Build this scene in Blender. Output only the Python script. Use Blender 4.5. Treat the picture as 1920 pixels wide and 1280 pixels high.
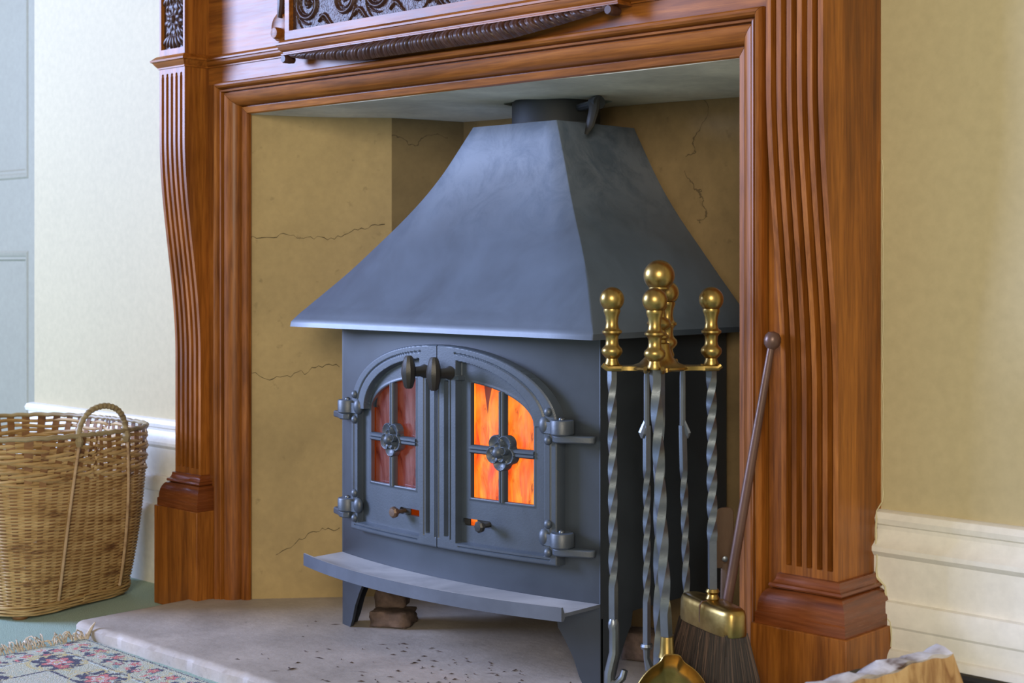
import bpy, bmesh, math, random
import numpy as np
from mathutils import Vector, Matrix
random.seed(7); np.random.seed(7)
sc = bpy.context.scene
for o in list(bpy.data.objects): bpy.data.objects.remove(o)
COL = sc.collection

# ------------------------------------------------------------------ camera, world, lights, exposure
F = 2796.0; TH = math.atan2(2640, F); S_, C_ = math.sin(TH), math.cos(TH); CZ = 0.768
cam_d = bpy.data.cameras.new('camera'); cam = bpy.data.objects.new('camera', cam_d); COL.objects.link(cam)
cam_d.sensor_width = 36; cam_d.lens = 36*F/1920; cam_d.shift_y = -(640-494)/1920
cam.location = (0, 0, CZ); cam.rotation_euler = (math.pi/2, 0, TH)
cam_d.clip_start = .05
cam_d.dof.use_dof = True; cam_d.dof.focus_distance = 2.62; cam_d.dof.aperture_fstop = 9
sc.camera = cam

world = bpy.data.worlds.new('world'); sc.world = world; world.use_nodes = True
bg = world.node_tree.nodes['Background']; bg.inputs[0].default_value = (1.0, .90, .76, 1); bg.inputs[1].default_value = .28

def area(name, loc, aim, sx, sy, power, col):
    l = bpy.data.lights.new(name, 'AREA'); l.shape = 'RECTANGLE'; l.size = sx; l.size_y = sy; l.energy = power; l.color = col
    o = bpy.data.objects.new(name, l); COL.objects.link(o); o.location = loc
    o.rotation_euler = (Vector(aim)-Vector(loc)).to_track_quat('-Z', 'Y').to_euler()
    return o
area('window_daylight', (-6.3, -1.3, 2.1), (-2.3, 1.8, .8), 1.9, 1.9, 515, (.44, .575, 1.0))
area('warm_room_fill', (1.6, -2.3, 1.8), (-1.2, 2.0, .6), 1.4, 1.5, 150, (1.0, .90, .74))  # added warm fill for the right wall and wood fronts, placed by effect

sc.view_settings.view_transform = 'Standard'; sc.view_settings.look = 'None'
sc.view_settings.gamma = 1; sc.view_settings.use_curve_mapping = False
sc.view_settings.exposure = 0.13

# ------------------------------------------------------------------ object helpers
W = {}          # world origin of every object
def ob(name, verts, faces, mat, parent=None, smooth=35, origin=None, bevel=0, label=None, cat=None, group=None, kind=None, seg=2):
    v = np.array(verts, dtype=float).reshape(-1, 3)
    if origin is None:
        lo, hi = v.min(0), v.max(0); origin = ((lo[0]+hi[0])/2, (lo[1]+hi[1])/2, lo[2])
    origin = np.array(origin, float)
    me = bpy.data.meshes.new(name)
    me.from_pydata((v-origin).tolist(), [], [tuple(int(i) for i in f) for f in faces]); me.update()
    bm = bmesh.new(); bm.from_mesh(me); bmesh.ops.recalc_face_normals(bm, faces=bm.faces); bm.to_mesh(me); bm.free()
    if smooth:
        me.polygons.foreach_set('use_smooth', [True]*len(me.polygons)); me.set_sharp_from_angle(angle=math.radians(smooth))
    o = bpy.data.objects.new(name, me); COL.objects.link(o)
    if mat: me.materials.append(mat)
    place(o, origin, parent)
    if bevel:
        b = o.modifiers.new('bevel', 'BEVEL'); b.width = bevel; b.segments = seg; b.limit_method = 'ANGLE'; b.angle_limit = math.radians(40)
    tag(o, label, cat, group, kind)
    return o
def place(o, origin, parent):
    W[o] = np.array(origin, float)
    if parent is not None:
        o.parent = parent; o.location = W[o]-W[parent]
    else: o.location = W[o]
def tag(o, label=None, cat=None, group=None, kind=None):
    if label: o['label'] = label
    if cat: o['category'] = cat
    if group: o['group'] = group
    if kind: o['kind'] = kind
    return o
def thing(name, loc, label, cat, group=None):
    o = bpy.data.objects.new(name, None); COL.objects.link(o); o.empty_display_size = .05
    place(o, loc, None); return tag(o, label, cat, group)

class M:                                   # mesh collector
    def __init__(s): s.v = []; s.f = []
    def add(s, v, f):
        b = len(s.v); s.v += [tuple(p) for p in v]; s.f += [tuple(i+b for i in q) for q in f]; return s
    def box(s, x0, x1, y0, y1, z0, z1):
        return s.add([(x0,y0,z0),(x1,y0,z0),(x1,y1,z0),(x0,y1,z0),(x0,y0,z1),(x1,y0,z1),(x1,y1,z1),(x0,y1,z1)],
                     [(0,3,2,1),(4,5,6,7),(0,1,5,4),(1,2,6,5),(2,3,7,6),(3,0,4,7)])
    def loft(s, rings, closed=True, cap0=True, cap1=True):
        n = len(rings[0]); v = [p for r in rings for p in r]; f = []
        for i in range(len(rings)-1):
            for j in range(n if closed else n-1):
                k = (j+1) % n; f.append((i*n+j, i*n+k, (i+1)*n+k, (i+1)*n+j))
        if closed and cap0: f.append(tuple(range(n-1, -1, -1)))
        if closed and cap1: f.append(tuple((len(rings)-1)*n+j for j in range(n)))
        return s.add(v, f)
    def tube(s, pts, rad, n=8, square=0, twist=0.0, cap=True, flat=1.0):
        pts = [Vector(p) for p in pts]; rings = []; N = len(pts)
        up = None
        for i, p in enumerate(pts):
            d = (pts[min(i+1, N-1)]-pts[max(i-1, 0)]).normalized()
            if up is None:
                up = Vector((0, 0, 1)) if abs(d.z) < .9 else Vector((1, 0, 0))
            a = (up-d*up.dot(d)).normalized(); up = a; b = d.cross(a)
            r = rad[i] if hasattr(rad, '__len__') else rad
            tw = twist[i] if hasattr(twist, '__len__') else twist
            ring = []
            for j in range(n):
                t = 2*math.pi*j/n+tw+(math.pi/4 if square else 0)
                ring.append(p+a*(r*math.cos(t))+b*(r*flat*math.sin(t)))
            rings.append(ring)
        return s.loft(rings, True, cap, cap)
    def lathe(s, prof, c, n=24, axis=None):
        c = Vector(c); ax = Vector(axis or (0, 0, 1)).normalized()
        a = ax.orthogonal().normalized(); b = ax.cross(a); rings = []
        for r, h in prof:
            rings.append([c+ax*h+a*(max(r, 1e-5)*math.cos(2*math.pi*j/n))+b*(max(r, 1e-5)*math.sin(2*math.pi*j/n)) for j in range(n)])
        return s.loft(rings)
    def ball(s, c, r, n=16, sc=(1, 1, 1)):
        prof = [(r*math.sin(math.pi*i/n), -r*math.cos(math.pi*i/n)) for i in range(n+1)]
        b = len(s.v); s.lathe(prof, (0, 0, 0), 2*n)
        s.v[b:] = [(c[0]+p[0]*sc[0], c[1]+p[1]*sc[1], c[2]+p[2]*sc[2]) for p in s.v[b:]]
        return s
    def uboxprof(s, x0, x1, yf, ybk, prof):   # moulding returned round three sides, prof = (outward, z)
        rings = [[(x0-o, ybk, z), (x0-o, yf-o, z), (x1+o, yf-o, z), (x1+o, ybk, z)] for o, z in prof]
        return s.loft(rings)
    def sweepx(s, x0, x1, prof):              # closed profile (y,z) along x
        return s.loft([[(x0, y, z) for y, z in prof], [(x1, y, z) for y, z in prof]])
    def o(s, name, mat, parent=None, **k): return ob(name, s.v, s.f, mat, parent, **k)

def plate(outline, height, x0, x1, z0, z1, h, mapfn, back=None):
    """relief plate: outline sdf (<0 inside), height(x,z) outwards; border snapped to the outline"""
    nx = int(round((x1-x0)/h))+1; nz = int(round((z1-z0)/h))+1
    X, Z = np.meshgrid(np.linspace(x0, x1, nx), np.linspace(z0, z1, nz))
    for it in range(2):
        s = outline(X, Z); e = h*.05
        gx = (outline(X+e, Z)-outline(X-e, Z))/(2*e); gz = (outline(X, Z+e)-outline(X, Z-e))/(2*e)
        g = np.sqrt(gx*gx+gz*gz)+1e-9; m = np.abs(s) < h*.62
        X = np.where(m, X-s*gx/g/np.maximum(g, .5), X); Z = np.where(m, Z-s*gz/g/np.maximum(g, .5), Z)
    s = outline(X, Z); ins = s < h*.12
    H = height(X, Z)
    idx = np.arange(nx*nz).reshape(nz, nx)
    faces = []
    I = ins
    cnt = I[:-1, :-1].astype(int)+I[1:, :-1]+I[:-1, 1:]+I[1:, 1:]
    for j, i in zip(*np.where(cnt >= 3)):
        q = [(j, i), (j, i+1), (j+1, i+1), (j+1, i)]
        faces.append(tuple(int(idx[a]) for a in q if I[a]))
    used = sorted({i for f in faces for i in f}); rm = {u: k for k, u in enumerate(used)}
    faces = [tuple(rm[i] for i in f) for f in faces]
    xs, zs, hs = X.ravel()[used], Z.ravel()[used], H.ravel()[used]
    v = mapfn(xs, zs, hs).tolist()
    if back is not None:
        ec = {}
        for f in faces:
            for a, b in zip(f, f[1:]+f[:1]):
                k = (min(a, b), max(a, b)); ec.setdefault(k, []).append((a, b))
        bd = [e[0] for e in ec.values() if len(e) == 1]
        bv = {}
        xb = mapfn(xs, zs, np.full_like(hs, back))
        for a, b in bd:
            for i in (a, b):
                if i not in bv: bv[i] = len(v); v.append(xb[i].tolist())
            faces.append((b, a, bv[a], bv[b]))
    return v, faces

def sdbox(X, Z, cx, cz, hx, hz, r=0.0):
    qx = np.abs(X-cx)-hx+r; qz = np.abs(Z-cz)-hz+r
    return np.sqrt(np.maximum(qx, 0)**2+np.maximum(qz, 0)**2)+np.minimum(np.maximum(qx, qz), 0)-r
def sstep(a, b, x):
    t = np.clip((x-a)/(b-a), 0, 1); return t*t*(3-2*t)

# ------------------------------------------------------------------ materials
def new(name):
    m = bpy.data.materials.new(name); m.use_nodes = True; nt = m.node_tree
    return m, nt, nt.nodes['Principled BSDF']
def L(nt, a, b): nt.links.new(a, b)
def coords(nt, scale, kind='Object'):
    tc = nt.nodes.new('ShaderNodeTexCoord'); mp = nt.nodes.new('ShaderNodeMapping')
    mp.inputs['Scale'].default_value = scale; L(nt, tc.outputs[kind], mp.inputs[0]); return mp.outputs[0]
def noise(nt, vec, scale, detail=5, rough=.55, dist=0):
    n = nt.nodes.new('ShaderNodeTexNoise'); n.inputs['Scale'].default_value = scale; n.inputs['Detail'].default_value = detail
    n.inputs['Roughness'].default_value = rough; n.inputs['Distortion'].default_value = dist
    if vec is not None: L(nt, vec, n.inputs['Vector'])
    return n.outputs['Fac']
def ramp(nt, fac, stops):
    r = nt.nodes.new('ShaderNodeValToRGB'); els = r.color_ramp.elements
    while len(els) < len(stops): els.new(.5)
    for e, (p, c) in zip(els, stops): e.position = p; e.color = (*c, 1) if len(c) == 3 else c
    L(nt, fac, r.inputs[0]); return r.outputs[0]
def mix(nt, fac, a, b, mode='MIX'):
    m = nt.nodes.new('ShaderNodeMix'); m.data_type = 'RGBA'; m.blend_type = mode
    for i, x in ((0, fac), (6, a), (7, b)):
        if hasattr(x, 'is_output') or isinstance(x, bpy.types.NodeSocket): L(nt, x, m.inputs[i])
        else: m.inputs[i].default_value = x if i == 0 else (*x, 1)
    return m.outputs[2]
def mth(nt, op, a, b=None):
    m = nt.nodes.new('ShaderNodeMath'); m.operation = op
    for i, x in ((0, a), (1, b)):
        if x is None: continue
        if isinstance(x, bpy.types.NodeSocket): L(nt, x, m.inputs[i])
        else: m.inputs[i].default_value = x
    return m.outputs[0]
def bump(nt, p, h, strength, dist=.002):
    b = nt.nodes.new('ShaderNodeBump'); b.inputs['Strength'].default_value = strength; b.inputs['Distance'].default_value = dist
    L(nt, h, b.inputs['Height']); L(nt, b.outputs[0], p.inputs['Normal'])
def setp(p, **k):
    for a, b in k.items(): p.inputs[a.replace('_', ' ')].default_value = b

def wood(name, axis, dark, mid, light, rough=.36, coat=.06):
    m, nt, p = new(name)
    sc_ = [26, 26, 26]
    for a_ in (axis if isinstance(axis, tuple) else (axis,)): sc_[a_] = 1.6
    v = coords(nt, sc_)
    big = noise(nt, v, 1.2, 6, .6, .9); fine = noise(nt, v, 9, 4, .6, .3)
    c = ramp(nt, big, [(.25, dark), (.5, mid), (.75, light)])
    c2 = ramp(nt, fine, [(.3, (.55, .5, .45)), (.6, (1, 1, 1))])
    c = mix(nt, .75, c, c2, 'MULTIPLY')
    blotch = noise(nt, coords(nt, (4, 4, 4)), 1.5, 3, .5)
    c = mix(nt, .6, c, ramp(nt, blotch, [(.3, (.7, .62, .55)), (.7, (1.12, 1.1, 1.1))]), 'MULTIPLY')
    L(nt, c, p.inputs['Base Color'])
    r = nt.nodes.new('ShaderNodeMapRange'); r.inputs[3].default_value = rough-.06; r.inputs[4].default_value = rough+.1
    L(nt, fine, r.inputs[0]); L(nt, r.outputs[0], p.inputs['Roughness'])
    setp(p, Coat_Weight=coat, Coat_Roughness=.2, Coat_IOR=1.35); p.inputs['Specular IOR Level'].default_value = .28
    bump(nt, p, fine, .08, .001)
    return m
DK, MD, LT = (.11, .033, .007), (.30, .099, .015), (.48, .175, .028)
WV = wood('mahogany_upright', 2, DK, MD, LT)
WH = wood('mahogany_lengthwise', 0, DK, MD, LT)
WD = wood('mahogany_dark_turned', (0, 1), (.10, .026, .009), (.20, .055, .014), (.28, .085, .022), .24, .5)
WC = wood('carved_dark_wood', 2, (.03, .014, .011), (.07, .032, .024), (.11, .055, .038), .42, .1)

def plaster(name, base, var=.12, rough=.75, bs=.1, crack=None, spots=False, scale=3.0):
    m, nt, p = new(name); v = coords(nt, (1, 1, 1))
    n1 = noise(nt, v, scale, 6, .6, .4); n2 = noise(nt, v, 60, 4, .6)
    lo = tuple(x*(1-var*1.4) for x in base); hi = tuple(min(1, x*(1+var)) for x in base)
    c = ramp(nt, n1, [(.3, lo), (.7, hi)])
    c = mix(nt, .35, c, ramp(nt, n2, [(.3, (.8, .8, .8)), (.7, (1.1, 1.1, 1.1))]), 'MULTIPLY')
    if crack:
        w = nt.nodes.new('ShaderNodeTexVoronoi'); w.feature = 'DISTANCE_TO_EDGE'; w.inputs['Scale'].default_value = crack
        d = nt.nodes.new('ShaderNodeVectorMath'); d.operation = 'ADD'
        nn = nt.nodes.new('ShaderNodeTexNoise'); nn.inputs['Scale'].default_value = 9; nn.inputs['Detail'].default_value = 5; L(nt, v, nn.inputs['Vector'])
        ms = nt.nodes.new('ShaderNodeVectorMath'); ms.operation = 'SCALE'; ms.inputs['Scale'].default_value = .16; L(nt, nn.outputs['Color'], ms.inputs[0])
        L(nt, v, d.inputs[0]); L(nt, ms.outputs[0], d.inputs[1]); L(nt, d.outputs[0], w.inputs['Vector'])
        gate = noise(nt, v, 2.3, 2)
        cm = mth(nt, 'MULTIPLY', mth(nt, 'LESS_THAN', w.outputs['Distance'], .0016), mth(nt, 'GREATER_THAN', gate, .53))
        c = mix(nt, mth(nt, 'MULTIPLY', cm, .65), c, tuple(x*.18 for x in base))
    if spots:
        sp = noise(nt, v, 34, 3, .6); sm = ramp(nt, sp, [(.66, (0, 0, 0)), (.76, (1, 1, 1))])
        c = mix(nt, mth(nt, 'MULTIPLY', sm, .45), c, tuple(x*.35 for x in base))
    L(nt, c, p.inputs['Base Color']); p.inputs['Roughness'].default_value = rough
    bump(nt, p, n2, bs, .002)
    return m
PAINT = plaster('cream_wall_paint', (.50, .42, .235), .03, .58, .015, scale=1.2); PAINT.node_tree.nodes['Principled BSDF'].inputs['Specular IOR Level'].default_value = .55
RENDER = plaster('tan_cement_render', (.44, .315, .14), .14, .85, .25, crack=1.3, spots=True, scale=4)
RENDER2 = plaster('sooty_and_shaded_render', (.2, .14, .06), .25, .9, .25, crack=1.6, spots=True, scale=4)  # sooty tone on the left return, painted shade on the right one
SLATE = plaster('grey_stone_soffit', (.62, .60, .50), .2, .8, .2, scale=5)
STONE = plaster('hearth_sandstone', (.47, .41, .35), .2, .62, .5, spots=True, scale=5)
WHITE = plaster('white_gloss_paint', (.80, .77, .68), .03, .35, .06)
BLUE = plaster('pale_blue_paint', (.30, .285, .205), .03, .45, .03)

def carpetmat():
    m, nt, p = new('green_carpet_pile'); v = coords(nt, (1, 1, 1))
    n1 = noise(nt, v, 420, 3, .7); n2 = noise(nt, v, 6, 3)
    c = ramp(nt, n1, [(.3, (.20, .33, .26)), (.7, (.48, .64, .52))])
    c = mix(nt, .3, c, ramp(nt, n2, [(.3, (.8, .85, .8)), (.7, (1.1, 1.1, 1.1))]), 'MULTIPLY')
    L(nt, c, p.inputs['Base Color']); setp(p, Roughness=.95, Sheen_Weight=.2); bump(nt, p, n1, .8, .004); return m
CARPET = carpetmat()

def iron(name, base, rough=.5, dust=0.0, bs=.12, dustcol=(.42, .46, .52), metal=0.0, spec=.5, bloom=None):
    m, nt, p = new(name); v = coords(nt, (1, 1, 1))
    n1 = noise(nt, v, 5, 6, .65, .5); n2 = noise(nt, v, 260, 3, .6); n3 = noise(nt, coords(nt, (5, 5, 5)), 1.3, 4, .6, .6)
    c = ramp(nt, n1, [(.3, tuple(x*.72 for x in base)), (.7, tuple(x*1.25 for x in base))])
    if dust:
        # dust on upward faces; blue tints also paint in the window light
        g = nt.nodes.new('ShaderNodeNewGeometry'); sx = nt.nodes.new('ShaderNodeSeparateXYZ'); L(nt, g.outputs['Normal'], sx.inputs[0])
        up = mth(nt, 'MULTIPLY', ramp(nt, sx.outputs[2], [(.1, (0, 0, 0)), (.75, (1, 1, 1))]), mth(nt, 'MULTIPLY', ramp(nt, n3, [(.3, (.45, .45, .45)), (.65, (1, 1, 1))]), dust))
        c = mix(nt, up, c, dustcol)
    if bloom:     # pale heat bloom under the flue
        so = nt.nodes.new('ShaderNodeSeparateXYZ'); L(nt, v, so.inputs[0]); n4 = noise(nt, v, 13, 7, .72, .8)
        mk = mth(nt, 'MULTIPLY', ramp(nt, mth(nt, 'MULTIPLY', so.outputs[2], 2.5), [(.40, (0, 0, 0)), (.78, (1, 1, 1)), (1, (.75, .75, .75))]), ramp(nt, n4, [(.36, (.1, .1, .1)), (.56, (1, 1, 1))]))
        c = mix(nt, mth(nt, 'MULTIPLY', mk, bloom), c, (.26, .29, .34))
    L(nt, c, p.inputs['Base Color']); setp(p, Metallic=metal); p.inputs['Specular IOR Level'].default_value = spec
    r = nt.nodes.new('ShaderNodeMapRange'); r.inputs[3].default_value = rough-.08; r.inputs[4].default_value = rough+.12
    L(nt, n1, r.inputs[0]); L(nt, r.outputs[0], p.inputs['Roughness'])
    bump(nt, p, n2, bs, .0006); return m
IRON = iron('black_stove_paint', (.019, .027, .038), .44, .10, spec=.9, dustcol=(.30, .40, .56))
HOODM = iron('dusty_hood_steel', (.032, .048, .072), .45, .20, spec=1.0, bloom=.34, dustcol=(.30, .40, .56))  # bluish dust also carries painted cool window light
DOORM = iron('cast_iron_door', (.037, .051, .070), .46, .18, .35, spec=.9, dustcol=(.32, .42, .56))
DARKI = iron('bare_cast_iron', (.035, .033, .03), .42, .2, .3, metal=.3)
SOOT = iron('soot_black_pipe', (.022, .026, .03), .6, .25)
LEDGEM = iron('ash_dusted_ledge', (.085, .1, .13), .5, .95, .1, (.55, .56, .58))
STEEL = iron('forged_steel', (.19, .21, .235), .36, 0, .25, metal=.85)
RUST = iron('rusty_iron', (.16, .1, .065), .45, 0, .5, metal=.5)
BROWNI = iron('brown_lacquered_iron', (.14, .075, .055), .35, 0, .2, metal=.3)
TUBM = iron('black_enamel', (.018, .02, .026), .3, 0, .05)
def brass():
    m, nt, p = new('aged_brass'); v = coords(nt, (1, 1, 1)); n = noise(nt, v, 25, 5, .65, .5)
    c = ramp(nt, n, [(.3, (.27, .175, .05)), (.7, (.50, .35, .12))]); L(nt, c, p.inputs['Base Color'])
    r = nt.nodes.new('ShaderNodeMapRange'); r.inputs[3].default_value = .24; r.inputs[4].default_value = .45; L(nt, n, r.inputs[0]); L(nt, r.outputs[0], p.inputs['Roughness'])
    setp(p, Metallic=1.0); return m
BRASS = brass()
def simple(name, c, rough=.6, metal=0.0, var=.15, scale=20):
    m, nt, p = new(name); n = noise(nt, coords(nt, (1, 1, 1)), scale, 4)
    L(nt, ramp(nt, n, [(.3, tuple(x*(1-var) for x in c)), (.7, tuple(x*(1+var) for x in c))]), p.inputs['Base Color']); setp(p, Roughness=rough, Metallic=metal); return m
FIREBRICK = simple('fire_brick', (.25, .13, .07), .9)
def glassmat():
    m, nt, p = new('sooted_glare_glass'); out = nt.nodes['Material Output']
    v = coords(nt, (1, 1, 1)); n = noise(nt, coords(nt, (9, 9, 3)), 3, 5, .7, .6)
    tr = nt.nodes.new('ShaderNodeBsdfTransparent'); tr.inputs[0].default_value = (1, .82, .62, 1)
    df = nt.nodes.new('ShaderNodeBsdfDiffuse'); L(nt, ramp(nt, n, [(.38, (.05, .02, .03)), (.55, (.46, .27, .26))]), df.inputs[0])  # dark end is sooty; pale pink film paints in the room's reflection
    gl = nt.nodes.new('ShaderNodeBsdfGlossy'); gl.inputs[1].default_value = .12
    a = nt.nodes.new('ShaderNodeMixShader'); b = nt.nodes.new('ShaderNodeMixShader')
    soot_glare = ramp(nt, n, [(.33, (.85, .85, .85)), (.41, (.28, .28, .28)), (.7, (.2, .2, .2))])
    L(nt, soot_glare, a.inputs[0]); L(nt, tr.outputs[0], a.inputs[1]); L(nt, df.outputs[0], a.inputs[2])
    fr = nt.nodes.new('ShaderNodeFresnel'); fr.inputs[0].default_value = 1.5
    L(nt, fr.outputs[0], b.inputs[0]); L(nt, a.outputs[0], b.inputs[1]); L(nt, gl.outputs[0], b.inputs[2]); L(nt, b.outputs[0], out.inputs[0]); return m
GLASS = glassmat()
def flamemat(name, stops, strength):
    m, nt, p = new(name); n = noise(nt, coords(nt, (16, 16, 5)), 1.5, 4, .6, .8)
    em = nt.nodes.new('ShaderNodeEmission'); L(nt, ramp(nt, n, stops), em.inputs[0]); em.inputs[1].default_value = strength
    L(nt, em.outputs[0], nt.nodes['Material Output'].inputs[0]); return m
FLAME = flamemat('wood_flame', [(.3, (.7, .05, .002)), (.46, (1, .17, .006)), (.68, (1, .42, .03))], 1.55)
EMBER = flamemat('glowing_embers', [(.35, (.08, .01, .004)), (.5, (.9, .12, .01)), (.7, (1, .4, .05))], 1.0)

# ------------------------------------------------------------------ the setting
YW = 2.06; HZ = .028; XM = -2.02
def struct(m, name, mat, **k): return m.o(name, mat, kind='structure', **k)
struct(M().box(-7, 3.5, -4, 3.2, -.05, 0), 'floor', CARPET, label='pale green fitted carpet around the hearth')
struct(M().box(-3.734, -2.76, YW, 2.52, 0, 2.7), 'wall_left', PAINT, label='cream painted chimney breast left of the fireplace')
struct(M().box(-1.28, 3.4, YW, 2.52, 0, 2.7), 'wall_right', PAINT, label='cream painted wall right of the fireplace')
struct(M().box(-2.76, -1.28, YW+.02, 2.52, 1.135, 2.7), 'wall_top', PAINT, label='cream painted wall over the mantelpiece')
YA = 2.45
struct(M().box(-4.40, -3.7345, YA, YA+.08, 0, 2.7), 'wall_alcove', PAINT, label='cream alcove wall behind the chimney breast')
# panelled door in the alcove
d = M(); d.box(-5.30, -4.402, YA+.012, YA+.06, 0, 2.1)
dr = struct(d, 'door_1', BLUE, label='pale blue panelled door in the alcove')
def dpanel(x0, x1, z0, z1):
    m = M(); y = YA
    for (a, b) in ((0, .012),):
        pass
    # raised frame moulding round a sunk panel
    prof = [(0, .012), (.0, .0), (.006, -.004), (.014, -.002), (.02, .004), (.028, .004), (.034, .010)]
    rings = []
    for o, dy in prof:
        rings.append([(x0+o, y+dy, z0+o), (x1-o, y+dy, z0+o), (x1-o, y+dy, z1-o), (x0+o, y+dy, z1-o)])
    m.loft(rings, True, False, True)
    return m
for z0, z1 in ((1.045, 1.95), (.18, .81)): dpanel(-5.16, -4.478, z0, z1).o('door_panel', BLUE, dr)
m = M(); m.box(-5.30, -5.16, YA, YA+.012, 0, 2.1); m.box(-4.478, -4.402, YA, YA+.012, 0, 2.1)
for z0, z1 in ((0, .18), (.81, 1.045), (1.95, 2.1)): m.box(-5.16, -4.478, YA, YA+.012, z0, z1)
m.o('door_frame', BLUE, dr)

BB = [(.045, 0), (.045, .165), (.042, .178), (.036, .186), (.030, .188), (.030, .218), (.033, .222), (.033, .248), (.030, .2565), (.021, .258), (.021, .322), (.024, .325), (.028, .330), (.028, .337), (.022, .341), (.015, .350), (.011, .362), (.012, .368), (.017, .371), (.019, .379), (.015, .388), (.008, .391), (0, .391)]
m = M(); xe = -3.734
m.loft([[(-2.865, YW-o, z) for o, z in BB], [(xe-o, YW-o, z) for o, z in BB], [(xe-o, YA, z) for o, z in BB]], closed=False)
struct(m, 'baseboard_left', WHITE, label='white moulded skirting board behind the wicker basket', smooth=25)
m = M(); m.loft([[(-1.17, YW-o, z) for o, z in BB], [(3.2, YW-o, z) for o, z in BB]], closed=False)
struct(m, 'baseboard_right', WHITE, label='white moulded skirting board right of the mantelpiece', smooth=25)
# ragged filler bead where skirting and wall meet the right pilaster
m = M(); pts = []; rad = []
for i in range(60):
    z = .19+i*.0125; off = .034 if z < .235 else (.02 if z < .29 else .004)
    yy = YW-(.03 if z < .25 else .021 if z < .391 else .001)
    pts.append((-1.1625+off+random.uniform(-.0012, .0012), yy-.002, z)); rad.append(random.uniform(.0008, .0024) if z < .42 else .0008)
m.tube(pts, rad, 6); m.o('trim_1', plaster('cream_filler', (.62, .55, .33), .1, .8, .3), kind='structure', label='ragged cream filler bead beside the right pilaster')

# fire recess
def wallstrip(p, q, z0, z1, th, out):
    (x0, y0), (x1, y1) = p, q; m = M(); ox, oy = out
    return m.add([(x0,y0,z0),(x1,y1,z0),(x1+ox*th,y1+oy*th,z0),(x0+ox*th,y0+oy*th,z0),(x0,y0,z1),(x1,y1,z1),(x1+ox*th,y1+oy*th,z1),(x0+ox*th,y0+oy*th,z1)],
                 [(0,3,2,1),(4,5,6,7),(0,1,5,4),(1,2,6,5),(2,3,7,6),(3,0,4,7)])
P0, PA, PB = (-2.69, 1.987), (-2.475, 2.231), (-2.403, 2.385)
mir = lambda p: (2*XM-p[0], p[1])
struct(wallstrip(P0, PA, HZ, 1.10, .04, (-.9, .4)), 'wall_recess_left', RENDER, label='tan cement rendered splay left of the stove')
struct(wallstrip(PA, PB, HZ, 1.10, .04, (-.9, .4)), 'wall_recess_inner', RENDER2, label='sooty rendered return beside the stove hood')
struct(wallstrip((-1.352, 1.987), (-1.47, 2.24), HZ, 1.10, .04, (.9, .4)), 'wall_recess_right', RENDER, label='tan cement rendered splay right of the stove')
struct(wallstrip((-1.47, 2.24), (-1.50, 2.385), HZ, 1.10, .04, (.9, .4)), 'wall_recess_return', RENDER2, label='rendered return right of the recess, shade painted into its tone')  # darker render painted in for the shade beside the stove
struct(M().box(-2.45, -1.47, 2.385, 2.43, HZ, 1.10), 'wall_recess_back', plaster('shade_darkened_render', (.25, .165, .072), .22, .9, .25, crack=1.5, spots=True, scale=4), label='rendered back wall of the recess, toned down for shade')  # darkened base colour stands in for shade behind the stove
def crack(wall, p, q, a, b, n, seed):
    rnd = random.Random(seed); m = M(); L_, R_ = [], []; zz_ = 0.0
    ex = Vector((q[0]-p[0], q[1]-p[1], 0)).normalized(); nn_ = Vector((ex.y, -ex.x, 0))
    for i in range(n+1):
        t = i/n; zz_ = zz_*.75+rnd.gauss(0, .0035); s_ = a[0]+(b[0]-a[0])*t; z = a[1]+(b[1]-a[1])*t+zz_+.008*math.sin(t*7+seed); w = .0007*(.35+rnd.random())
        c = Vector((p[0], p[1], 0))+ex*s_+nn_*.0004+Vector((0, 0, z)); L_.append(c+Vector((0, 0, w))); R_.append(c-Vector((0, 0, w)))
    m.add(L_+R_, [(i, i+1, n+2+i, n+1+i) for i in range(n)]); m.o('crack', CRK, wall, smooth=0)
CRK = simple('dark_crack', (.07, .05, .025), .95)  # thin dark strips draw the cracks in the render
wl = bpy.data.objects['wall_recess_left']
crack(wl, P0, PA, (.012, .812), (.31, .845), 40, 1); crack(wl, P0, PA, (.01, .515), (.21, .545), 26, 2); crack(wl, P0, PA, (.07, .13), (.21, .19), 22, 4)
# soffit with a ragged hole for the flue
def soff(X, Z): return np.maximum(sdbox(X, Z, XM, 2.2075, .735, .2175), -(np.hypot((X+2.016)/1.18, Z-2.262)*1.05-.1-.012*np.sin(X*60)*np.cos(Z*45)))
v, f = plate(soff, lambda X, Z: X*0, -2.76, -1.28, 1.97, 2.43, .008, lambda x, z, h: np.stack([x, z, 1.0968-h-.018*(z-1.99)+.0022*np.sin(x*9)*np.sin(z*14)], 1), back=-.05)
ob('ceiling_recess', v, f, SLATE, kind='structure', label='grey stone soffit of the fire recess')

# hearth slab
def hsdf(X, Y):
    wob = .0012*np.sin(X*31)+.0010*np.sin(X*77+Y*40)+.0008*np.sin(Y*53)
    f1 = np.minimum(sdbox(X, Y, -2.02, 1.775, .765, .155, .022), sdbox(X, Y, -2.02, 2.10, .722, .32))
    return f1+wob*(Y < 1.89)
def hh_(X, Y):
    d = -hsdf(X, Y); chip = .5+.5*np.sin(X*61+1)*np.sin(X*143)*np.sin(X*23+2); e_ = .010+.008*np.clip(chip, 0, 1)
    return HZ-np.where(Y < 1.905, .0075*np.clip(1-d/e_, 0, 1)**2, 0)
v, f = plate(hsdf, hh_, -2.80, -1.24, 1.61, 2.43, .005, lambda x, y, h: np.stack([x, y, h], 1), back=0.0)
hearth = ob('hearth_slab', v, f, STONE, label='worn grey stone hearth slab under the stove', cat='hearth', smooth=45)

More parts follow.
